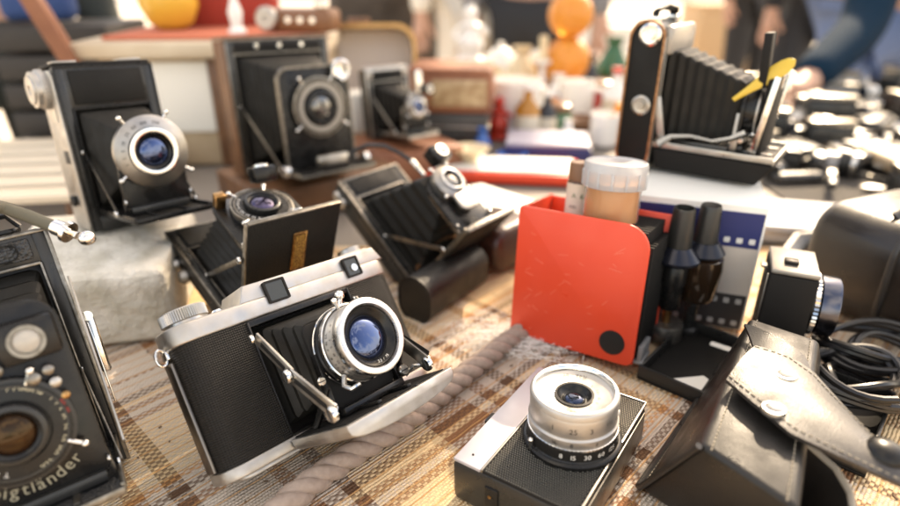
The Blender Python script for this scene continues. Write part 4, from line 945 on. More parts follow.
def cabinet():
    r = thing('wooden_cabinet', 'pale wooden cabinet with thick worn top carrying a red cloth bag', 'cabinet', (-.365, .93, 0), (0, 0, 4))
    W, D, H = .345, .3, .19
    MB().box2((-W / 2 + .02, .01, 0), (W / 2, D, H - .022), .003).build('carcass', WOODP, r)
    MB().box2((-W / 2 - .012, -.025, H - .022), (W / 2 + .01, D + .02, H), .004).build('top_board', mat('cream_worn_board', (.66, .56, .42), .5, 0, (30, .4, .003), (14, (.5, .38, .25), .25)), r)
    MB().box2((-.12, .004, .055), (.0, .0095, H - .03), .001).build('white_panel', mat('white_enamel_panel', (.85, .82, .74), .35), r)
    for x in (-W / 2 + .03, W / 2 - .02): MB().box2((x - .012, .002, 0), (x + .012, .009, H - .023), .001).build('stile', WOODP, r)
    MB().box2((.001, .003, 0), (.02, .0092, H - .023), .001).build('stile', WOOD, r)
    o = MB().box2((-.16, -.12, 0), (.15, .12, .006), .002).build('red_cloth', mat('orange_red_cloth', (.55, .16, .09), .85, 0, (90, .6, .004)))
    place(o, -.36, 1.06, .1905, 4); tag(o, 'orange red cloth spread over the worn cabinet top', 'cloth')
    g = thing('gourd_vase', 'yellow round gourd vase standing in front of the red bag on the cabinet', 'vase'); place(g, -.455, 1.05, .197)
    MB().lathe([(0, 0), (.02, 0), (.034, .01), (.045, .035), (.045, .06), (.03, .09), (.016, .105), (.018, .12), (.014, .12), (0, .11)], None, None, 40).build('vase_body', flatc('yellow_glaze', (.7, .42, .06), .25), g)
    MB().lathe([(.019, .118), (.021, .122), (.016, .124)], None, None, 32).build('rim', BRASS, g)
    b = MB()
    for rr, z in ((0, 0),): pass
    b.loft([[Vector((x * k, y * k, z)) for x, y in rrect(.19, .08, .03, 6)] for k, z in ((.9, 0), (1, .02), (.97, .06), (.8, .1), (.55, .125))]); b.tube([(-.05, 0, .1), (-.04, 0, .16), (.04, 0, .17), (.06, 0, .1)], .007, 8)
    o = b.build('cloth_bag', REDF); place(o, -.40, 1.15, .197, 12); tag(o, 'bright red cloth bag with a handle on the cabinet top', 'bag')
    o = thing('white_figurine', 'small white figurine next to the yellow vase on the cabinet', 'figurine'); place(o, -.325, .975, .197, 20)
    MB().lathe([(0, 0), (.014, 0), (.014, .004), (.008, .01), (.011, .03), (.006, .045), (.004, .05), (0, .05)], None, None, 24).build('figurine_body', GLAZE, o)
    MB().sphere((0, 0, .057), .009, (1, 1, 1.15), None, 20).build('head', GLAZE, o)
    k = thing('leather_camera', 'brown leather covered box camera with a round knob on the cabinet end', 'camera'); place(k, -.235, .985, .197, -12)
    MB().box2((-.055, 0, 0), (.055, .05, .034), .008).build('body', mat('tan_leather', (.2, .085, .035), .4, 0, (300, .4, .001)), k)
    MB().lathe([(0, 0), (.018, 0), (.018, .006), (.015, .009), (.005, .009), (.004, .006), (0, .006)], LM(-.048, -.001, .02), None, 40).build('round_knob', CHR, k)
    for x in (-.014, .006, .026): MB().cyl(.005, 0, .003, LM(x, 0, .018), None, 20, .0008).build('stud', CHRB, k)
    MB().cyl(.012, 0, .01, T((.035, .02, .034)), None, 30, .002).build('winder', CHRB, k)
    o = MB().box((0, 0, .03), (.12, .06, .06), .018, seg=4).build('cloth_roll', flatc('blue_cloth', (.02, .055, .17), .8, bump=(80, .5, .004))); place(o, -.62, 1.16, .0, 10)
    o.location = (-.76, 1.2, .2); tag(o, 'rolled dark blue cloth on a dark crate behind the leaning beam', 'cloth')
    c_ = thing('wooden_crate', 'nearly black crate carrying the rolled blue cloth behind the cabinet', 'crate', (-.72, 1.22, 0), (0, 0, 6))
    for q in range(4): MB().box2((-.1, -.1, .004 + q * .05), (.1, .1, .046 + q * .05), .003).build('slat', flatc('dark_stained_wood', (.022, .017, .014), .6), c_)
cabinet()

o = MB().box2((-.016, -.45, -.011), (.016, .45, .011), .003).build('wooden_beam', WOODR)
p, q = at(-6, -60, d=.78), at(72, 62, d=.86); v = q - p
o.rotation_euler = v.to_track_quat('Y', 'Z').to_euler(); o.location = p.lerp(q, .02); tag(o, 'reddish wooden beam leaning at the left behind the upright folding camera', 'beam')

def slat_crate():
    r = thing('slatted_pallet', 'low pale slatted crate on the table behind the stone block', 'crate', (-.6, .78, 0), (0, 0, 8))
    for i in range(6): MB().box2((-.17, -.15 + i * .05, .04), (.17, -.116 + i * .05, .05), .002).build('slat', flatc('bleached_wood', (.72, .62, .48), .6, bump=(60, .3, .002)), r)
    for x in (-.15, .15): MB().box2((x - .015, -.15, 0), (x + .015, .14, .04), .002).build('bearer', WOOD, r)
slat_crate()

def suitcase():
    r = thing('open_suitcase', 'open beige suitcase with rounded corners and golden rim behind the small camera', 'suitcase', (-.16, 1.1, 0), (-8, 0, 4))
    W, H, D = .2, .2, .07
    M = LM(0, 0, 0)
    MB().frame(rrect(W, H, .035, 8, 0, H / 2), rrect(W - .012, H - .012, .03, 8, 0, H / 2), -D, .0, M).build('shell_side', mat('golden_board', (.42, .27, .1), .45), r)
    MB().prism(rrect(W - .012, H - .012, .03, 8, 0, H / 2), -D, -D + .006, 0, M).build('lining', flatc('pinkish_lining', (.86, .76, .68), .8), r)
    MB().frame(rrect(W + .004, H + .004, .036, 8, 0, H / 2), rrect(W - .008, H - .008, .032, 8, 0, H / 2), -.004, .003, M).build('rim', BRASS, r)
    MB().box2((-.02, .02, H), (.02, .03, H + .014), .003).build('handle', WOOD, r)
    o = MB().box((0, 0, .03), (.085, .05, .06), .004).build('white_box', WPAP); place(o, -.13, 1.0, .047, 30); tag(o, 'white cardboard box behind the small camera with the tall finder', 'box')
suitcase()

def radio():
    c = thing('instrument_case', 'black rectangular case lying under the wooden table radio', 'case', (.0, 1.02, 0), (0, 0, -6))
    MB().box2((-.065, 0, 0), (.065, .13, .064), .006).build('case_body', flatc('dark_grey_case', (.05, .048, .045), .45), c)
    MB().box2((-.066, -.001, .04), (.066, .131, .043), .001).build('edge_trim', ALU, c); MB().tube([(-.025, -.002, .03), (-.022, -.012, .03), (.022, -.012, .03), (.025, -.002, .03)], .003, 8).build('handle', BLK, c)
    r = thing('table_radio', 'brown wooden table radio with a pale dial, on the black case', 'radio', (.0, 1.02, .0645), (0, 0, -6))
    MB().box2((-.075, 0, 0), (.07, .11, .072), .006).build('cabinet', WOODR, r)
    MB().box2((-.03, -.002, .012), (.062, .002, .056), .001).build('dial', mat('cream_dial', (.55, .42, .25), .35, 0, var=(60, (.3, .18, .08))), r)
    MB().box2((-.07, -.004, .064), (.066, .112, .0745), .003).build('top', WOODR, r)
    for x in (-.06, -.042): MB().cyl(.007, 0, .008, LM(x, 0, .02), None, 24, .001).build('knob', BRASS, r)
radio()

o = MB().box2((-.12, -.045, 0), (.12, .045, .016), .003).build('tray_base', REDP); place(o, .075, .885, 0, -7)
MB().box2((-.112, -.038, .0161), (.112, .038, .0185), .001).build('paper_lining', WPAP, o); o.name = 'red_tray'; tag(o, 'long flat red tray lined with white paper behind the tilted camera', 'tray')
o = thing('navy_box', 'flat navy blue box with pale lid just behind the jar and bottle', 'box', (.165, 1.0, 0), (0, 0, -8))
MB().box2((-.07, -.05, 0), (.07, .05, .024), .002).build('box_base', NAVY, o); MB().box2((-.068, -.048, .0241), (.068, .048, .03), .002).build('lid', flatc('lilac_grey', (.4, .38, .45), .5), o)
o = MB().prism(rrect(.11, .09, .004, 3), 0, .0012).build('paper_sheet', WPAP); place(o, .06, .74, .012, -38, (-8, 4)); tag(o, 'white paper sheet lying beside the bed of the tilted camera', 'paper')
o = MB().prism(rrect(.1, .08, .004, 3), 0, .0012).build('paper_sheet', flatc('grey_card', (.5, .48, .46), .6)); place(o, .09, .69, .006, -48, (-3, 2)); tag(o, 'grey card under the white paper sheet', 'card')
p, q = at(414, 301, z=.019), at(474, 263, z=.019); v = q - p
b = MB(); b.prism(rrect(.036, .044, .017, 10), 0, v.length, .003, None, None, 3); b.frame(rrect(.0375, .0455, .0178, 10), rrect(.034, .042, .016, 10), .0, .003)
o = b.build('camera_case', CASEB); o.location = p; o.rotation_euler = v.to_track_quat('Z', 'Y').to_euler(); tag(o, 'rounded black leather case lying under the bed of the tilted camera', 'camera case')
b = MB(); b.prism(rrect(.075, .05, .02, 10), -.03, .03, .01, Rx(90), None, 4)
o = b.build('leather_pouch', mat('brown_purse_leather', (.05, .022, .014), .35, 0, (300, .3, .001), coat=.2)); place(o, .05, .583, .0255, 48); tag(o, 'dark brown leather pouch between the tilted camera and the red box', 'pouch')
o = thing('metal_tin', 'flat silver tin between the leather pouch and the red box', 'tin', (.085, .635, 0), (0, 0, 40))
MB().box2((-.045, -.03, 0), (.045, .03, .012), .004).build('tin_base', ALU, o); MB().box2((-.046, -.031, .0121), (.046, .031, .018), .004).build('lid', ALU, o)

# -- crockery and bottles in the sunlit middle
cols = dict(white=GLAZE, cream=flatc('cream_glaze', (.7, .58, .38), .2), blue=flatc('blue_glaze', (.03, .12, .4), .2), red=flatc('red_glaze', (.55, .04, .02), .25), amber=flatc('amber_bottle', (.4, .17, .02), .08), green=flatc('green_bottle', (.03, .12, .05), .08), black=flatc('black_glaze', (.015, .015, .018), .2), orange=flatc('orange_glaze', (.75, .28, .04), .25), brown=flatc('brown_glaze', (.16, .07, .03), .3), grey=flatc('grey_glaze', (.3, .29, .28), .3))
def crock(kind, colour, x, y, z, s, label, rz=0, group=None):
    m = cols[colour]; o = thing(kind, label, kind.replace('_', ' '), group=group); place(o, x, y, z, rz)
    def L(n_, p, mm=m, seg=32): return MB().lathe([(a * s, c * s) for a, c in p], None, None, seg).build(n_, mm, o)
    if kind == 'mug':
        L('mug_body', [(0, 0), (.4, 0), (.45, .05), (.46, 1), (.42, 1), (.4, .1), (0, .08)])
        MB().tube([(.45 * s, 0, .8 * s), (.7 * s, 0, .78 * s), (.76 * s, 0, .5 * s), (.68 * s, 0, .25 * s), (.44 * s, 0, .2 * s)], .07 * s, 8).build('handle', m, o)
    elif kind == 'bottle':
        L('bottle_body', [(0, 0), (.2, 0), (.22, .03), (.22, .6), (.08, .78), (.08, .95), (0, .95)]); L('cap', [(0, .93), (.1, .93), (.1, 1.03), (0, 1.03)], cols['white'] if colour != 'white' else cols['red'])
        L('label', [(.224, .15), (.224, .5)], PAPER)
    elif kind == 'vase':
        L('vase_body', [(0, 0), (.18, 0), (.32, .2), (.34, .42), (.18, .72), (.12, .85), (.2, 1), (.17, 1), (.09, .85), (0, .8)])
        L('foot_ring', [(.17, 0), (.2, 0), (.2, .03), (.17, .04)])
    elif kind == 'jar':
        L('jar_body', [(0, 0), (.36, 0), (.4, .05), (.4, .7), (.34, .78), (0, .78)]); L('lid', [(0, .77), (.37, .77), (.37, .95), (.3, 1), (0, 1)], cols['white'] if colour in ('amber', 'blue') else cols['brown'])
    elif kind == 'figurine':
        L('figurine_body', [(0, 0), (.28, 0), (.28, .06), (.2, .12), (.26, .35), (.14, .6), (.2, .68), (.08, .76), (0, .77)])
        MB().sphere((0, 0, .87 * s), .13 * s, (1, 1, 1.15), None, 18).build('head', m, o)
        MB().tube([(-.17 * s, 0, .66 * s), (-.3 * s, -.05 * s, .5 * s), (-.2 * s, -.16 * s, .38 * s)], .05 * s, 8).build('arm', m, o); MB().tube([(.17 * s, 0, .66 * s), (.3 * s, -.05 * s, .52 * s), (.26 * s, -.2 * s, .6 * s)], .05 * s, 8).build('arm', m, o)
    elif kind == 'bowl':
        L('bowl_body', [(0, 0), (.25, 0), (.28, .06), (.6, .35), (.75, .5), (.72, .5), (.5, .3), (0, .1)]); L('foot_ring', [(.22, -.02), (.27, -.02), (.27, .05), (.22, .05)])
    elif kind == 'candlestick':
        L('candlestick_base', [(0, 0), (.35, 0), (.35, .05), (.1, .12), (.07, .4), (.13, .5), (.06, .6), (.06, .8), (.18, .88), (.18, .95), (0, .93)]); L('candle', [(0, .93), (.09, .93), (.09, 1.4), (0, 1.42)], cols['cream'])
    elif kind == 'teapot':
        L('teapot_body', [(0, 0), (.3, 0), (.5, .2), (.52, .4), (.35, .65), (0, .68)]); L('lid', [(0, .66), (.3, .66), (.2, .78), (.06, .82), (.08, .92), (0, .95)])
        MB().tube([(.45 * s, 0, .3 * s), (.7 * s, 0, .45 * s), (.85 * s, 0, .7 * s)], [.1 * s, .08 * s, .05 * s], 8).build('spout', m, o); MB().tube([(-.45 * s, 0, .55 * s), (-.8 * s, 0, .55 * s), (-.8 * s, 0, .2 * s), (-.48 * s, 0, .2 * s)], .05 * s, 8).build('handle', m, o)
    return o
def cr(kind, colour, px, py, d, s, label, rz=0):
    """Stand a piece on the table so that its foot is seen near pixel px at depth d."""
    p = at(px, py, d=d); y = p.y; crock(kind, colour, p.x, y, max(p.z, 0) if p.z > .02 else 0, s, label, rz, 'crockery and bottles in the middle of the table')
cr('figurine', 'red', 498, 140, 1.13, .075, 'small red figurine standing next to the wooden radio')
cr('mug', 'white', 513, 125, 1.16, .1, 'tall white mug behind the red figurine', 30)
cr('bottle', 'amber', 526, 138, 1.1, .1, 'amber bottle with white cap and paper label beside the tall white mug')
cr('vase', 'blue', 482, 150, 1.02, .045, 'little blue vase in front of the black instrument case')
cr('bowl', 'blue', 512, 158, .97, .034, 'small blue bowl in front of the amber bottle')
cr('bowl', 'cream', 470, 160, .92, .04, 'cream bowl by the end of the red tray')
cr('bottle', 'black', 545, 140, 1.12, .085, 'black bottle with white cap right of the amber one')
cr('mug', 'cream', 486, 100, 1.3, .07, 'cream mug behind the red figurine, near the radio')
cr('jar', 'green', 557, 140, 1.15, .06, 'dark green jar with brown lid between black bottle and brown bowl')
cr('mug', 'white', 575, 118, 1.28, .078, 'white mug just below the orange globes', -20)
cr('bowl', 'brown', 578, 140, 1.16, .06, 'deep brown bowl below the orange globes')
cr('vase', 'white', 556, 115, 1.35, .08, 'white vase on the near side of the orange globes')
cr('jar', 'red', 597, 118, 1.3, .075, 'red jar with brown lid to the right of the white mug')
cr('bottle', 'white', 612, 125, 1.22, .11, 'white bottle with red cap beside the red jar')
cr('figurine', 'orange', 615, 140, 1.1, .07, 'orange figurine close to the tall camera with copper edges')
cr('mug', 'white', 603, 140, 1.08, .055, 'small white mug in front of the red jar', 80)
cr('candlestick', 'white', 540, 105, 1.4, .11, 'white candlestick with cream candle behind the black bottle')
cr('vase', 'cream', 520, 95, 1.5, .12, 'tall cream vase behind the tall white mug')
cr('teapot', 'white', 500, 80, 1.55, .1, 'white teapot at the back edge behind the radio')
cr('figurine', 'white', 470, 62, 1.5, .13, 'tall white figurine at the back of the table near the radio')
cr('vase', 'black', 585, 105, 1.5, .1, 'black vase behind the orange globes')
cr('candlestick', 'grey', 635, 110, 1.35, .12, 'grey candlestick with cream candle behind the tall camera')
cr('mug', 'blue', 648, 120, 1.25, .07, 'blue mug partly hidden by the tall camera')
cr('jar', 'amber', 545, 88, 1.58, .1, 'amber jar with white lid at the back edge of the table')
cr('vase', 'green', 610, 88, 1.6, .13, 'green vase at the back edge of the table')
rd = random.Random(17); used = [(c.location.x, c.location.y) for c in COL.objects if c.get('group') == 'crockery and bottles in the middle of the table']; n_ = 0
for q in range(3000):
    if n_ >= 46: break
    y = rd.uniform(1.05, 1.66); px = rd.uniform(452, 655); x = (px - 450) / FPX * (y * .9063 + .118)
    if any((x - a) ** 2 + (y - c) ** 2 < .036 ** 2 for a, c in used) or (x < .09 and y < 1.18): continue
    used.append((x, y)); k = rd.choice(('mug', 'bottle', 'vase', 'jar', 'figurine', 'bowl', 'candlestick', 'bottle')); c = rd.choice(('white', 'cream', 'amber', 'brown', 'black', 'grey', 'white', 'brown', 'blue', 'orange'))
    nd = 'in the near row of bric-a-brac' if y < 1.3 else 'in the back row of bric-a-brac'
    crock(k, c, x, y, 0, rd.uniform(.03, .06) * (.6 if k == 'bowl' else 1), 'tiny ' + c + ' ' + k + ' ' + nd + ' around the orange globes', rd.randint(0, 359), 'tiny ' + c + ' ' + k + ' bric-a-brac ' + nd); n_ += 1
g = thing('globe_ornament', 'ornament of two orange glass globes stacked on a thin stand', 'ornament'); p = at(567, 60, d=1.38); place(g, p.x, p.y, 0)
og = mat('orange_glass', (.8, .33, .06), .22, 0, trans=.25, ior=1.4)
MB().lathe([(0, 0), (.045, 0), (.045, .006), (.012, .014), (.009, p.z - .05), (0, p.z - .05)], None, None, 32).build('stand', BRASS, g)
MB().sphere((0, 0, p.z), .052, (1, 1, 1), None, 36).build('lower_globe', og, g); MB().sphere((0, 0, p.z + .098), .05, (1, 1, 1), None, 36).build('upper_globe', og, g)
MB().cyl(.012, p.z + .045, p.z + .056, None, None, 24).build('collar', BRASS, g)

# -- the heap of flea market goods on the far right
HC = dict(black=BLK, steel=ALU, brown=BRL, white=GLAZE, red=REDP, green=flatc('green_plastic', (.06, .3, .1), .4), pink=flatc('pink_plastic', (.65, .2, .22), .45), tan=WOODP, grey=flatc('grey_metal', (.25, .24, .23), .4, metal=.5), copper=COPPER)
def goods(kind, colour, x, y, z, rz, s, label, group):
    m = HC[colour]; o = thing(kind, label, kind.replace('_', ' '), group=group); place(o, x, y, z, rz)
    if kind == 'spoon':
        MB().tube([(-.07 * s, 0, .004), (-.02 * s, 0, .006), (.04 * s, 0, .004)], [.0045 * s, .0025 * s, .003 * s], 8, None, None, .5).build('handle', m, o); MB().sphere((.062 * s, 0, .005), .017 * s, (1.5, 1, .3), None, 18).build('spoon_bowl', m, o)
    elif kind == 'knife':
        MB().bar((-.02 * s, 0, .005), (.09 * s, 0, .005), .014 * s, .0015, (0, 0, 1)).build('blade', HC['steel'], o); MB().box((-.055 * s, 0, .006), (.075 * s, .017 * s, .011), .004).build('handle', m, o)
    elif kind == 'lens':
        M = Ry(90) if rz % 2 else Matrix.Identity(4)
        MB().lathe([(0, 0), (.022 * s, 0), (.022 * s, .02 * s), (.026 * s, .022 * s), (.026 * s, .045 * s), (.022 * s, .047 * s), (.02 * s, .042 * s)], T((0, 0, .026 * s if rz % 2 else 0)) @ M, None, 36).build('lens_barrel', m, o); MB().lathe([(.021 * s, .041 * s), (.012 * s, .045 * s), (0, .046 * s)], T((0, 0, .026 * s if rz % 2 else 0)) @ M, None, 30).build('lens_glass', LENSD, o); MB().lathe([(.0225 * s, .006 * s), (.0235 * s, .007 * s), (.0235 * s, .013 * s), (.0225 * s, .014 * s)], T((0, 0, .026 * s if rz % 2 else 0)) @ M, None, 36).build('ring', CHRB, o)
    elif kind == 'small_box':
        MB().box2((-.04 * s, -.028 * s, 0), (.04 * s, .028 * s, .026 * s), .002).build('box_base', m, o); MB().box2((-.041 * s, -.029 * s, .0262 * s), (.041 * s, .029 * s, .036 * s), .002).build('lid', m, o)
    elif kind == 'saucer':
        MB().lathe([(0, 0), (.03 * s, 0), (.05 * s, .008), (.07 * s, .014), (.07 * s, .016), (.048 * s, .010), (0, .005)], None, None, 40).build('saucer_dish', m, o); MB().lathe([(.0705 * s, .0135), (.0715 * s, .015), (.0705 * s, .0165)], None, None, 40).build('rim', COPPER, o)
    elif kind == 'pliers':
        for q in (-1, 1): MB().tube([(-.08 * s, q * .022 * s, .006), (-.04 * s, q * .018 * s, .006), (0, q * .003, .006)], .005 * s, 8).build('handle', m, o); MB().loft([[Vector((x, q * (.001 + w_ * s), z)) for w_, z in ((0, .002), (wd, .002), (wd, .011), (0, .011))] for x, wd in ((-.005 * s, .009), (.015 * s, .009), (.045 * s, .003))]).build('jaw', HC['steel'], o)
        MB().cyl(.007 * s, .001, .0135, None, None, 20).build('pivot', CHRB, o)
    elif kind == 'watch':
        MB().lathe([(0, 0), (.02 * s, 0), (.021 * s, .003), (.021 * s, .007), (.018 * s, .009), (0, .0085)], None, None, 36).build('watch_case', HC['steel'], o); MB().lathe([(.0175 * s, .0092), (0, .0094)], None, None, 36).build('dial', WHT, o)
        MB().tube([(-.02 * s, 0, .004), (-.05 * s, .01 * s, .004), (-.075 * s, -.004, .003)], .007 * s, 8, None, None, .25).build('strap', m, o); MB().tube([(.02 * s, 0, .004), (.05 * s, -.008 * s, .004), (.07 * s, .004, .003)], .007 * s, 8, None, None, .25).build('strap', m, o)
    elif kind == 'spectacle_case':
        MB().prism(rrect(.15 * s, .05 * s, .022 * s, 8), 0, .028 * s, .009, None, None, 3).build('case_body', m, o); MB().prism(rrect(.152 * s, .052 * s, .023 * s, 8), .0135 * s, .0155 * s, 0).build('edge_trim', ALU, o)
    elif kind == 'small_camera':
        MB().box2((-.055 * s, -.018 * s, 0), (.055 * s, .018 * s, .06 * s), .004).build('body', m, o); MB().box2((-.056 * s, -.019 * s, .0602 * s), (.056 * s, .019 * s, .075 * s), .003).build('top_plate', TRIM, o)
        MB().lathe([(0, 0), (.022 * s, 0), (.022 * s, .02 * s), (.018 * s, .022 * s), (.016 * s, .018 * s), (0, .017 * s)], LM(0, -.018 * s, .03 * s), None, 32).build('lens', CHRB, o)
    return o
nm = dict(spoon='{c} spoon', knife='knife with a {c} handle', lens='{c} camera lens with bright ring', small_box='small {c} box with a lid', saucer='{c} saucer', pliers='pliers with {c} handles', watch='wrist watch on a {c} strap', spectacle_case='long rounded {c} spectacle case', small_camera='small {c} camera with chrome top')
o = MB().box2((.46, .7, -.0038), (2.25, 1.7, -.001), .001).build('dark_cloth', mat('dark_stall_cloth', (.05, .044, .038), .9, 0, (300, .5, .002), (9, (.09, .078, .066), .25))); tag(o, 'dark cloth spread under the heap of small goods on the far side of the table', 'cloth')
rd = random.Random(21); spots = []; G_ = 'flea market goods heaped on the far side of the table'
kinds = ['lens', 'small_camera', 'spoon', 'small_box', 'spectacle_case', 'pliers', 'saucer', 'knife', 'watch', 'lens', 'small_camera', 'spectacle_case', 'small_box']
palette = dict(lens=['black', 'steel', 'grey'], small_camera=['black', 'brown', 'grey'], spoon=['steel', 'copper'], small_box=['grey', 'tan', 'pink', 'brown', 'steel', 'black', 'copper'], spectacle_case=['black', 'brown', 'tan'], pliers=['brown', 'black'], saucer=['white'], knife=['brown', 'black', 'tan'], watch=['black', 'brown'])
i = 0
for tries in range(6000):
    if i >= 330: break
    x, y = rd.uniform(.3, 2.1), rd.uniform(.72, 1.66)
    px = 450 + FPX * x / (y * .9063 + .28 * .4226)
    if px < 655 or px > 960: continue
    if x < .62 and y < .83: continue
    md = .031 + .013 * (y - .7)
    if any((x - a) ** 2 + (y - c) ** 2 < md * md for a, c in spots): continue
    spots.append((x, y)); k = kinds[i % len(kinds)]; c = palette[k][(i // len(kinds) + i) % len(palette[k])]
    where = ('beside the yellow paddle' if px < 720 else 'in the near rows of the heap' if y < 1.0 else 'mid heap' if y < 1.32 else 'by the far table edge')
    goods(k, c, x, y, rd.choice((0, 0, .012)), rd.randint(0, 359), rd.uniform(.5, .82), (nm[k].format(c=c) + ' lying ' + where).replace('the heap', 'the flea market heap'), G_ + ', ' + k.replace('_', ' ') + ' ' + c + ' ' + where)
    i += 1
o = MB().prism(rrect(.16, .1, .012, 5), 0, .022, .004).build('grey_case', flatc('pale_grey_case', (.42, .41, .42), .4)); place(o, .42, .665, 0, -14); MB().prism(rrect(.162, .102, .013, 5), .0125, .0145).build('edge_trim', ALU, o); o.name = 'flat_case'; tag(o, 'pale grey flat case lying beside the film carton', 'case')
o = thing('folded_umbrella', 'black rolled umbrella lying behind the large brown leather case', 'umbrella', (.56, .655, .022), (0, 0, -12))
MB().lathe([(0, 0), (.006, 0), (.018, .02), (.021, .12), (.02, .2), (.012, .23), (0, .23)], Ry(90), None, 12).build('canopy', flatc('black_fabric', (.015, .015, .017), .6), o); MB().rod((.22, 0, 0), (.29, 0, 0), .007).build('handle', WOOD, o)
o = MB().tube([(0, 0, .012), (.05, .03, .012), (.1, .02, .014), (.14, -.03, .012), (.12, -.07, .012)], .011, 8, None, None, .5).build('leather_strap', CASEL); place(o, .35, .56, 0, 20); tag(o, 'wide black leather strap curled behind the small upright camera', 'strap')

# ------------------------------------------------------------------ people around the stall
def skin_mesh(name, verts, edges, radii, m, parent, sub=2, root=0):
    me = bpy.data.meshes.new(name); me.from_pydata([Vector(v) for v in verts], edges, []); o = bpy.data.objects.new(name, me); COL.objects.link(o); o.parent = parent
    o.modifiers.new('skin', 'SKIN').use_smooth_shade = True
    for v, q in zip(me.skin_vertices[0].data, radii): v.radius = q if isinstance(q, tuple) else (q, q)
    me.skin_vertices[0].data[root].use_root = True
    s = o.modifiers.new('sub', 'SUBSURF'); s.levels = s.render_levels = sub
    me.materials.append(m); return o
def person(label, x, y, rz, top, legs, pose=None, scale=1, shoe=BLK):
    J = dict(pel=(0, 0, .95), spi=(0, 0, 1.14), che=(0, .01, 1.33), nec=(0, 0, 1.49), hea=(0, -.015, 1.58), crn=(0, -.01, 1.7), sL=(-.17, 0, 1.42), eL=(-.23, .02, 1.14), wL=(-.25, -.05, .9), sR=(.17, 0, 1.42), eR=(.23, .02, 1.14), wR=(.25, -.05, .9), hL=(-.09, 0, .9), kL=(-.1, -.02, .5), aL=(-.105, .02, .1), tL=(-.12, -.12, .04), hR=(.09, 0, .9), kR=(.1, -.02, .5), aR=(.105, .02, .1), tR=(.12, -.12, .04))
    J.update(pose or {})
    J = {k: Vector(v) for k, v in J.items()}
    r = thing('person', label, 'person', (x, y, -.78), (0, 0, rz)); r.scale = (scale,) * 3
    V, E_, Q = [], [], []
    def add(v, q, par=None):
        V.append(v); Q.append(q); i = len(V) - 1
        if par is not None: E_.append((par, i))
        return i
    p = add(J['pel'], (.145, .1)); s_ = add(J['spi'], (.13, .095), p); c = add(J['che'], (.15, .105), s_); n = add(J['nec'], .052, c); h = add(J['hea'], (.072, .085), n); add(J['crn'], (.06, .075), h)
    for S_ in 'LR':
        a = add(J['s' + S_], .058, c); e = add(J['e' + S_], .042, a); w_ = add(J['w' + S_], .027, e)
        d = (J['w' + S_] - J['e' + S_]).normalized(); sd_ = d.cross(Vector((0, 1, 0)) if abs(d.y) < .8 else Vector((0, 0, 1))).normalized(); dn = d.cross(sd_)
        pm = add(J['w' + S_] + d * .06, (.034, .018), w_)
        for k, (o_, l_) in enumerate(((-.026, .06), (-.009, .07), (.009, .066), (.026, .052))):
            b0 = add(J['w' + S_] + d * .088 + sd_ * o_, .0098, pm); b1 = add(J['w' + S_] + d * (.088 + l_ * .55) + sd_ * o_ * 1.1 + dn * .01, .0085, b0); add(J['w' + S_] + d * (.088 + l_) + sd_ * o_ * 1.05 + dn * .028, .007, b1)
        t0 = add(J['w' + S_] + d * .045 + sd_ * .04, .011, w_); add(J['w' + S_] + d * .085 + sd_ * .062 + dn * .012, .009, t0)
        hp = add(J['h' + S_], .088, p); k = add(J['k' + S_], .056, hp); an = add(J['a' + S_], .038, k); add(J['t' + S_], .032, an)
    skin_mesh('body', V, E_, Q, SKIN, r, 1)
    V, E_, Q = [], [], []
    p = add(J['pel'].lerp(J['spi'], .15), (.165, .12)); s_ = add(J['spi'], (.155, .115), p); c = add(J['che'], (.175, .125), s_); add(J['nec'].lerp(J['che'], .35), .085, c)
    for S_ in 'LR':
        a = add(J['s' + S_], .078, c); e = add(J['e' + S_], .06, a); add(J['w' + S_], .044, e)
    skin_mesh('jacket', V, E_, Q, top, r)
    V, E_, Q = [], [], []
    p = add(J['pel'], (.158, .118))
    for S_ in 'LR': hp = add(J['h' + S_], .105, p); k = add(J['k' + S_], .075, hp); add(J['a' + S_] + Vector((0, 0, .01)), .06, k)
    skin_mesh('trousers', V, E_, Q, legs, r)
    for S_ in 'LR':
        a, t_ = J['a' + S_], J['t' + S_]
        skin_mesh('shoe', [a + Vector((0, .03, -.055)), a.lerp(t_, .5) + Vector((0, 0, -.02)), t_ + Vector((0, -.03, -.002))], [(0, 1), (1, 2)], [.046, .045, .04], shoe, r)
    hc = J['hea'].lerp(J['crn'], .55); fw = Vector((0, -1, 0))
    b = MB(); t = bmesh.new(); bmesh.ops.create_uvsphere(t, u_segments=24, v_segments=14, radius=.1)
    for v in t.verts: v.co = Vector((v.co.x * .88, v.co.y * 1.02 + .022, v.co.z * 1.02 + .022))
    bmesh.ops.delete(t, geom=[v for v in t.verts if v.co.z < -.02 and v.co.y < .03], context='VERTS'); b.merge(t, T(hc)); b.build('hair', HAIR, r)
    for q in (-1, 1): MB().sphere(hc + Vector((q * .03, -.083, -.012)), .0115, (1, .7, .8), None, 12).build('eye', flatc('eye_white', (.6, .58, .55), .3), r); MB().sphere(hc + Vector((q * .082, .012, -.02)), .028, (.35, .7, 1), None, 12).build('ear', SKIN, r)
    MB().loft([[hc + Vector((a * w_, y_, z_)) for a, y_ in ((-1, -.078), (0, -.088 - d_), (1, -.078))] for w_, d_, z_ in ((.008, .0, .0), (.011, .008, -.02), (.017, .022, -.04), (.012, .004, -.05))]).build('nose', SKIN, r)
    MB().sphere(hc + Vector((0, -.082, -.07)), .022, (1, .35, .3), None, 12).build('mouth', flatc('lips', (.4, .14, .11), .5), r)
    return r
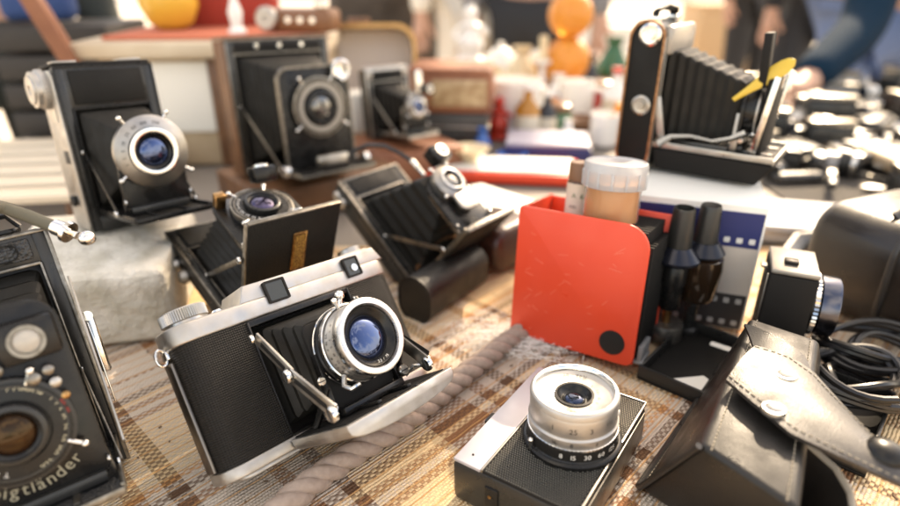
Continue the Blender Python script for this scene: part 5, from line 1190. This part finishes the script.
DK = flatc('dark_green_cloth', (.02, .026, .024), .85, bump=(150, .4, .003)); BKC = flatc('black_cloth', (.014, .014, .016), .8, bump=(150, .4, .003)); JEAN = flatc('blue_denim', (.1, .15, .28), .85, bump=(300, .4, .002)); TEAL = flatc('dark_blue_sleeve', (.006, .022, .042), .9, spec=.08, bump=(150, .4, .003)); CRM = flatc('cream_cloth', (.7, .64, .55), .85, bump=(120, .4, .003)); GRYC = flatc('grey_cloth', (.2, .19, .19), .85)
person('person in dark green clothes standing at the table end behind the wooden beam', -1.02, 1.36, 40, DK, DK)
H0 = Vector((1.42, 2.12, -.78))
w0 = at(806, 80, d=1.36) - H0; e0 = at(862, 30, d=1.52) - H0
person('person in jeans bending over the table, dark blue sleeve reaching down to the goods', H0.x, H0.y, 0, TEAL, JEAN, dict(spi=(.02, -.05, 1.12), che=(.02, -.16, 1.28), nec=(0, -.3, 1.38), hea=(-.01, -.36, 1.43), crn=(-.02, -.43, 1.51), sL=(-.2, -.25, 1.2), eL=tuple(e0), wL=tuple(w0), sR=(.19, -.2, 1.32), eR=(.3, -.32, 1.08), wR=(.22, -.5, .92)))
person('person in black standing on the pavement beyond the table, seen past the tall camera', 1.98, 4.2, 15, BKC, BKC)
person('person in black coat and trousers behind the yellow paddle, nearer than the other', 1.72, 2.95, -10, BKC, BKC, dict(kL=(-.2, -.12, .52), aL=(-.26, .05, .1), tL=(-.28, -.1, .04)))
person('person in cream clothes standing behind the table radio', .12, 2.75, 8, CRM, CRM)
person('person in grey jacket and black trousers behind the orange globes', .34, 2.55, -20, GRYC, BKC)
person('person in blue jeans and cream jacket walking at the far right of the street', 2.9, 4.0, -30, CRM, JEAN, dict(kL=(-.1, -.2, .52), aL=(-.1, -.1, .1), tL=(-.11, -.24, .06)))

# ------------------------------------------------------------------ tree, walls, boxes across the street
bark = mat('grey_bark', (.03, .025, .021), .9, 0, (14, 1, .04), (6, (.085, .07, .06), .2), spec=.1)
t = thing('tree', 'thick grey tree trunk growing from the pavement behind the open suitcase', 'tree', (-.3, 3.2, -.78))
b = MB(); from mathutils import noise as nz; rings = []
for i in range(22):
    z = i * .22; q = .31 - .007 * i + .16 * math.exp(-z * 2.6)
    rings.append([Vector((q * (1 + .1 * nz.noise(Vector((math.cos(a) * 2, math.sin(a) * 2, z * .6)))) * math.cos(a), q * (1 + .1 * nz.noise(Vector((math.cos(a) * 2 + 5, math.sin(a) * 2, z * .6)))) * math.sin(a), z)) for a in [k / 28 * 6.2832 for k in range(28)]])
b.loft(rings)
for a, l_ in ((20, 2), (140, 2.2), (260, 1.9)): b.tube([(0, 0, 4.3), (math.cos(R(a)) * .6 * l_ * .5, math.sin(R(a)) * .6 * l_ * .5, 5), (math.cos(R(a)) * l_, math.sin(R(a)) * l_, 6)], [.17, .12, .05], 10)
b.tube([(0, 0, 4.0), (.8, .5, 4.9), (1.7, 1.3, 5.4), (2.4, 1.9, 5.5)], [.16, .12, .08, .04], 10)  # unseen limb, added to carry the shading leaf clumps
b.build('trunk', bark, t, 80)
b = MB(); rd = random.Random(5); tm = bmesh.new()
for i in range(5200):
    cl = rd.choice(((2.2, 1.4, 5.6), (2.7, 2.3, 5.5), (2.75, 1.9, 5.5), (1.7, 2.4, 5.8), (0, 0, 6.6), (1.4, .6, 6.1), (-1.5, 1, 6.2), (-.4, -1.6, 6.1), (.6, 1.9, 6.5)))
    c = Vector(cl) + Vector((rd.gauss(0, .42), rd.gauss(0, .5), rd.gauss(0, .3))); e = Euler((rd.uniform(0, 6), rd.uniform(0, 6), rd.uniform(0, 6))).to_matrix(); q = rd.uniform(.06, .11)
    tm.faces.new([tm.verts.new(c + e @ Vector(v)) for v in ((-q, 0, 0), (0, -q * .5, 0), (q, 0, 0), (0, q * .5, 0))])
b.merge(tm); b.build('shade_crown', flatc('shade_leaf', (.06, .1, .03), .6), t)  # unseen leaves, added and placed to shade the left of the table

wl = mat('pale_render', (.8, .74, .64), .85, 0, (5, .3, .02), (1.2, (.72, .65, .55), .25))
b = thing('building', 'pale rendered building across the street beyond the people', 'building', (2, 34, -.78))
MB().box2((-14, 0, 0), (14, 6, 7), .02).build('wall', wl, b); MB().box2((-14.1, -.15, 7), (14.1, 6, 7.4), .02).build('roof', GREYC, b)
for i in range(9):
    x = -12 + i * 3; f = MB().frame(rrect(1.2, 1.7, .02, 2, x, 3.3), rrect(1.04, 1.54, .01, 2, x, 3.3), 0, .06, LM(0, -.001, 0)).build('window', WHT, b); MB().box2((x - .53, -.03, 2.5), (x + .53, -.012, 4.1)).build('pane', LENSD, f)
MB().box2((-.6, -.05, 0), (.6, -.002, 2.2), .01).build('door', WOOD, b)
for x, y, s, c, lab in ((1.3, 5.2, .6, WPAP, 'tall white cardboard carton on the pavement behind the people in black'), (1.0, 4.6, .45, GREYC, 'grey cardboard carton standing in the street beside the white one'), (2.6, 6, .7, flatc('cardboard', (.45, .3, .17), .8), 'brown cardboard carton furthest down the street'), (-1.9, 4.5, .6, flatc('blue_crate', (.03, .12, .3), .5), 'blue plastic crate on the pavement behind the tree')):
    o = thing('street_carton', lab, 'carton', (x, y, -.78), (0, 0, rd.uniform(-30, 30)))
    MB().box2((-s / 2, -s / 2, 0), (s / 2, s / 2, s * 1.1), .01).build('box_body', c, o); MB().box2((-s / 2 - .008, -s / 2 - .008, s * 1.1), (s / 2 + .008, s / 2 + .008, s * 1.16), .006).build('lid', c, o)
o = thing('market_stall', 'neighbouring table covered in white cloth on the far side of the passage', 'table', (.75, 5.6, -.78))
MB().box2((-.9, -.4, .7), (.9, .4, .74), .01).build('tabletop', CRM, o)
MB().box2((-.9, -.41, .12), (.9, -.402, .70), .002).build('cloth_front', CRM, o)
for x in (-.85, .85):
    for y in (-.35, .35): MB().box2((x - .02, y - .02, 0), (x + .02, y + .02, .7)).build('leg', WOOD, o)
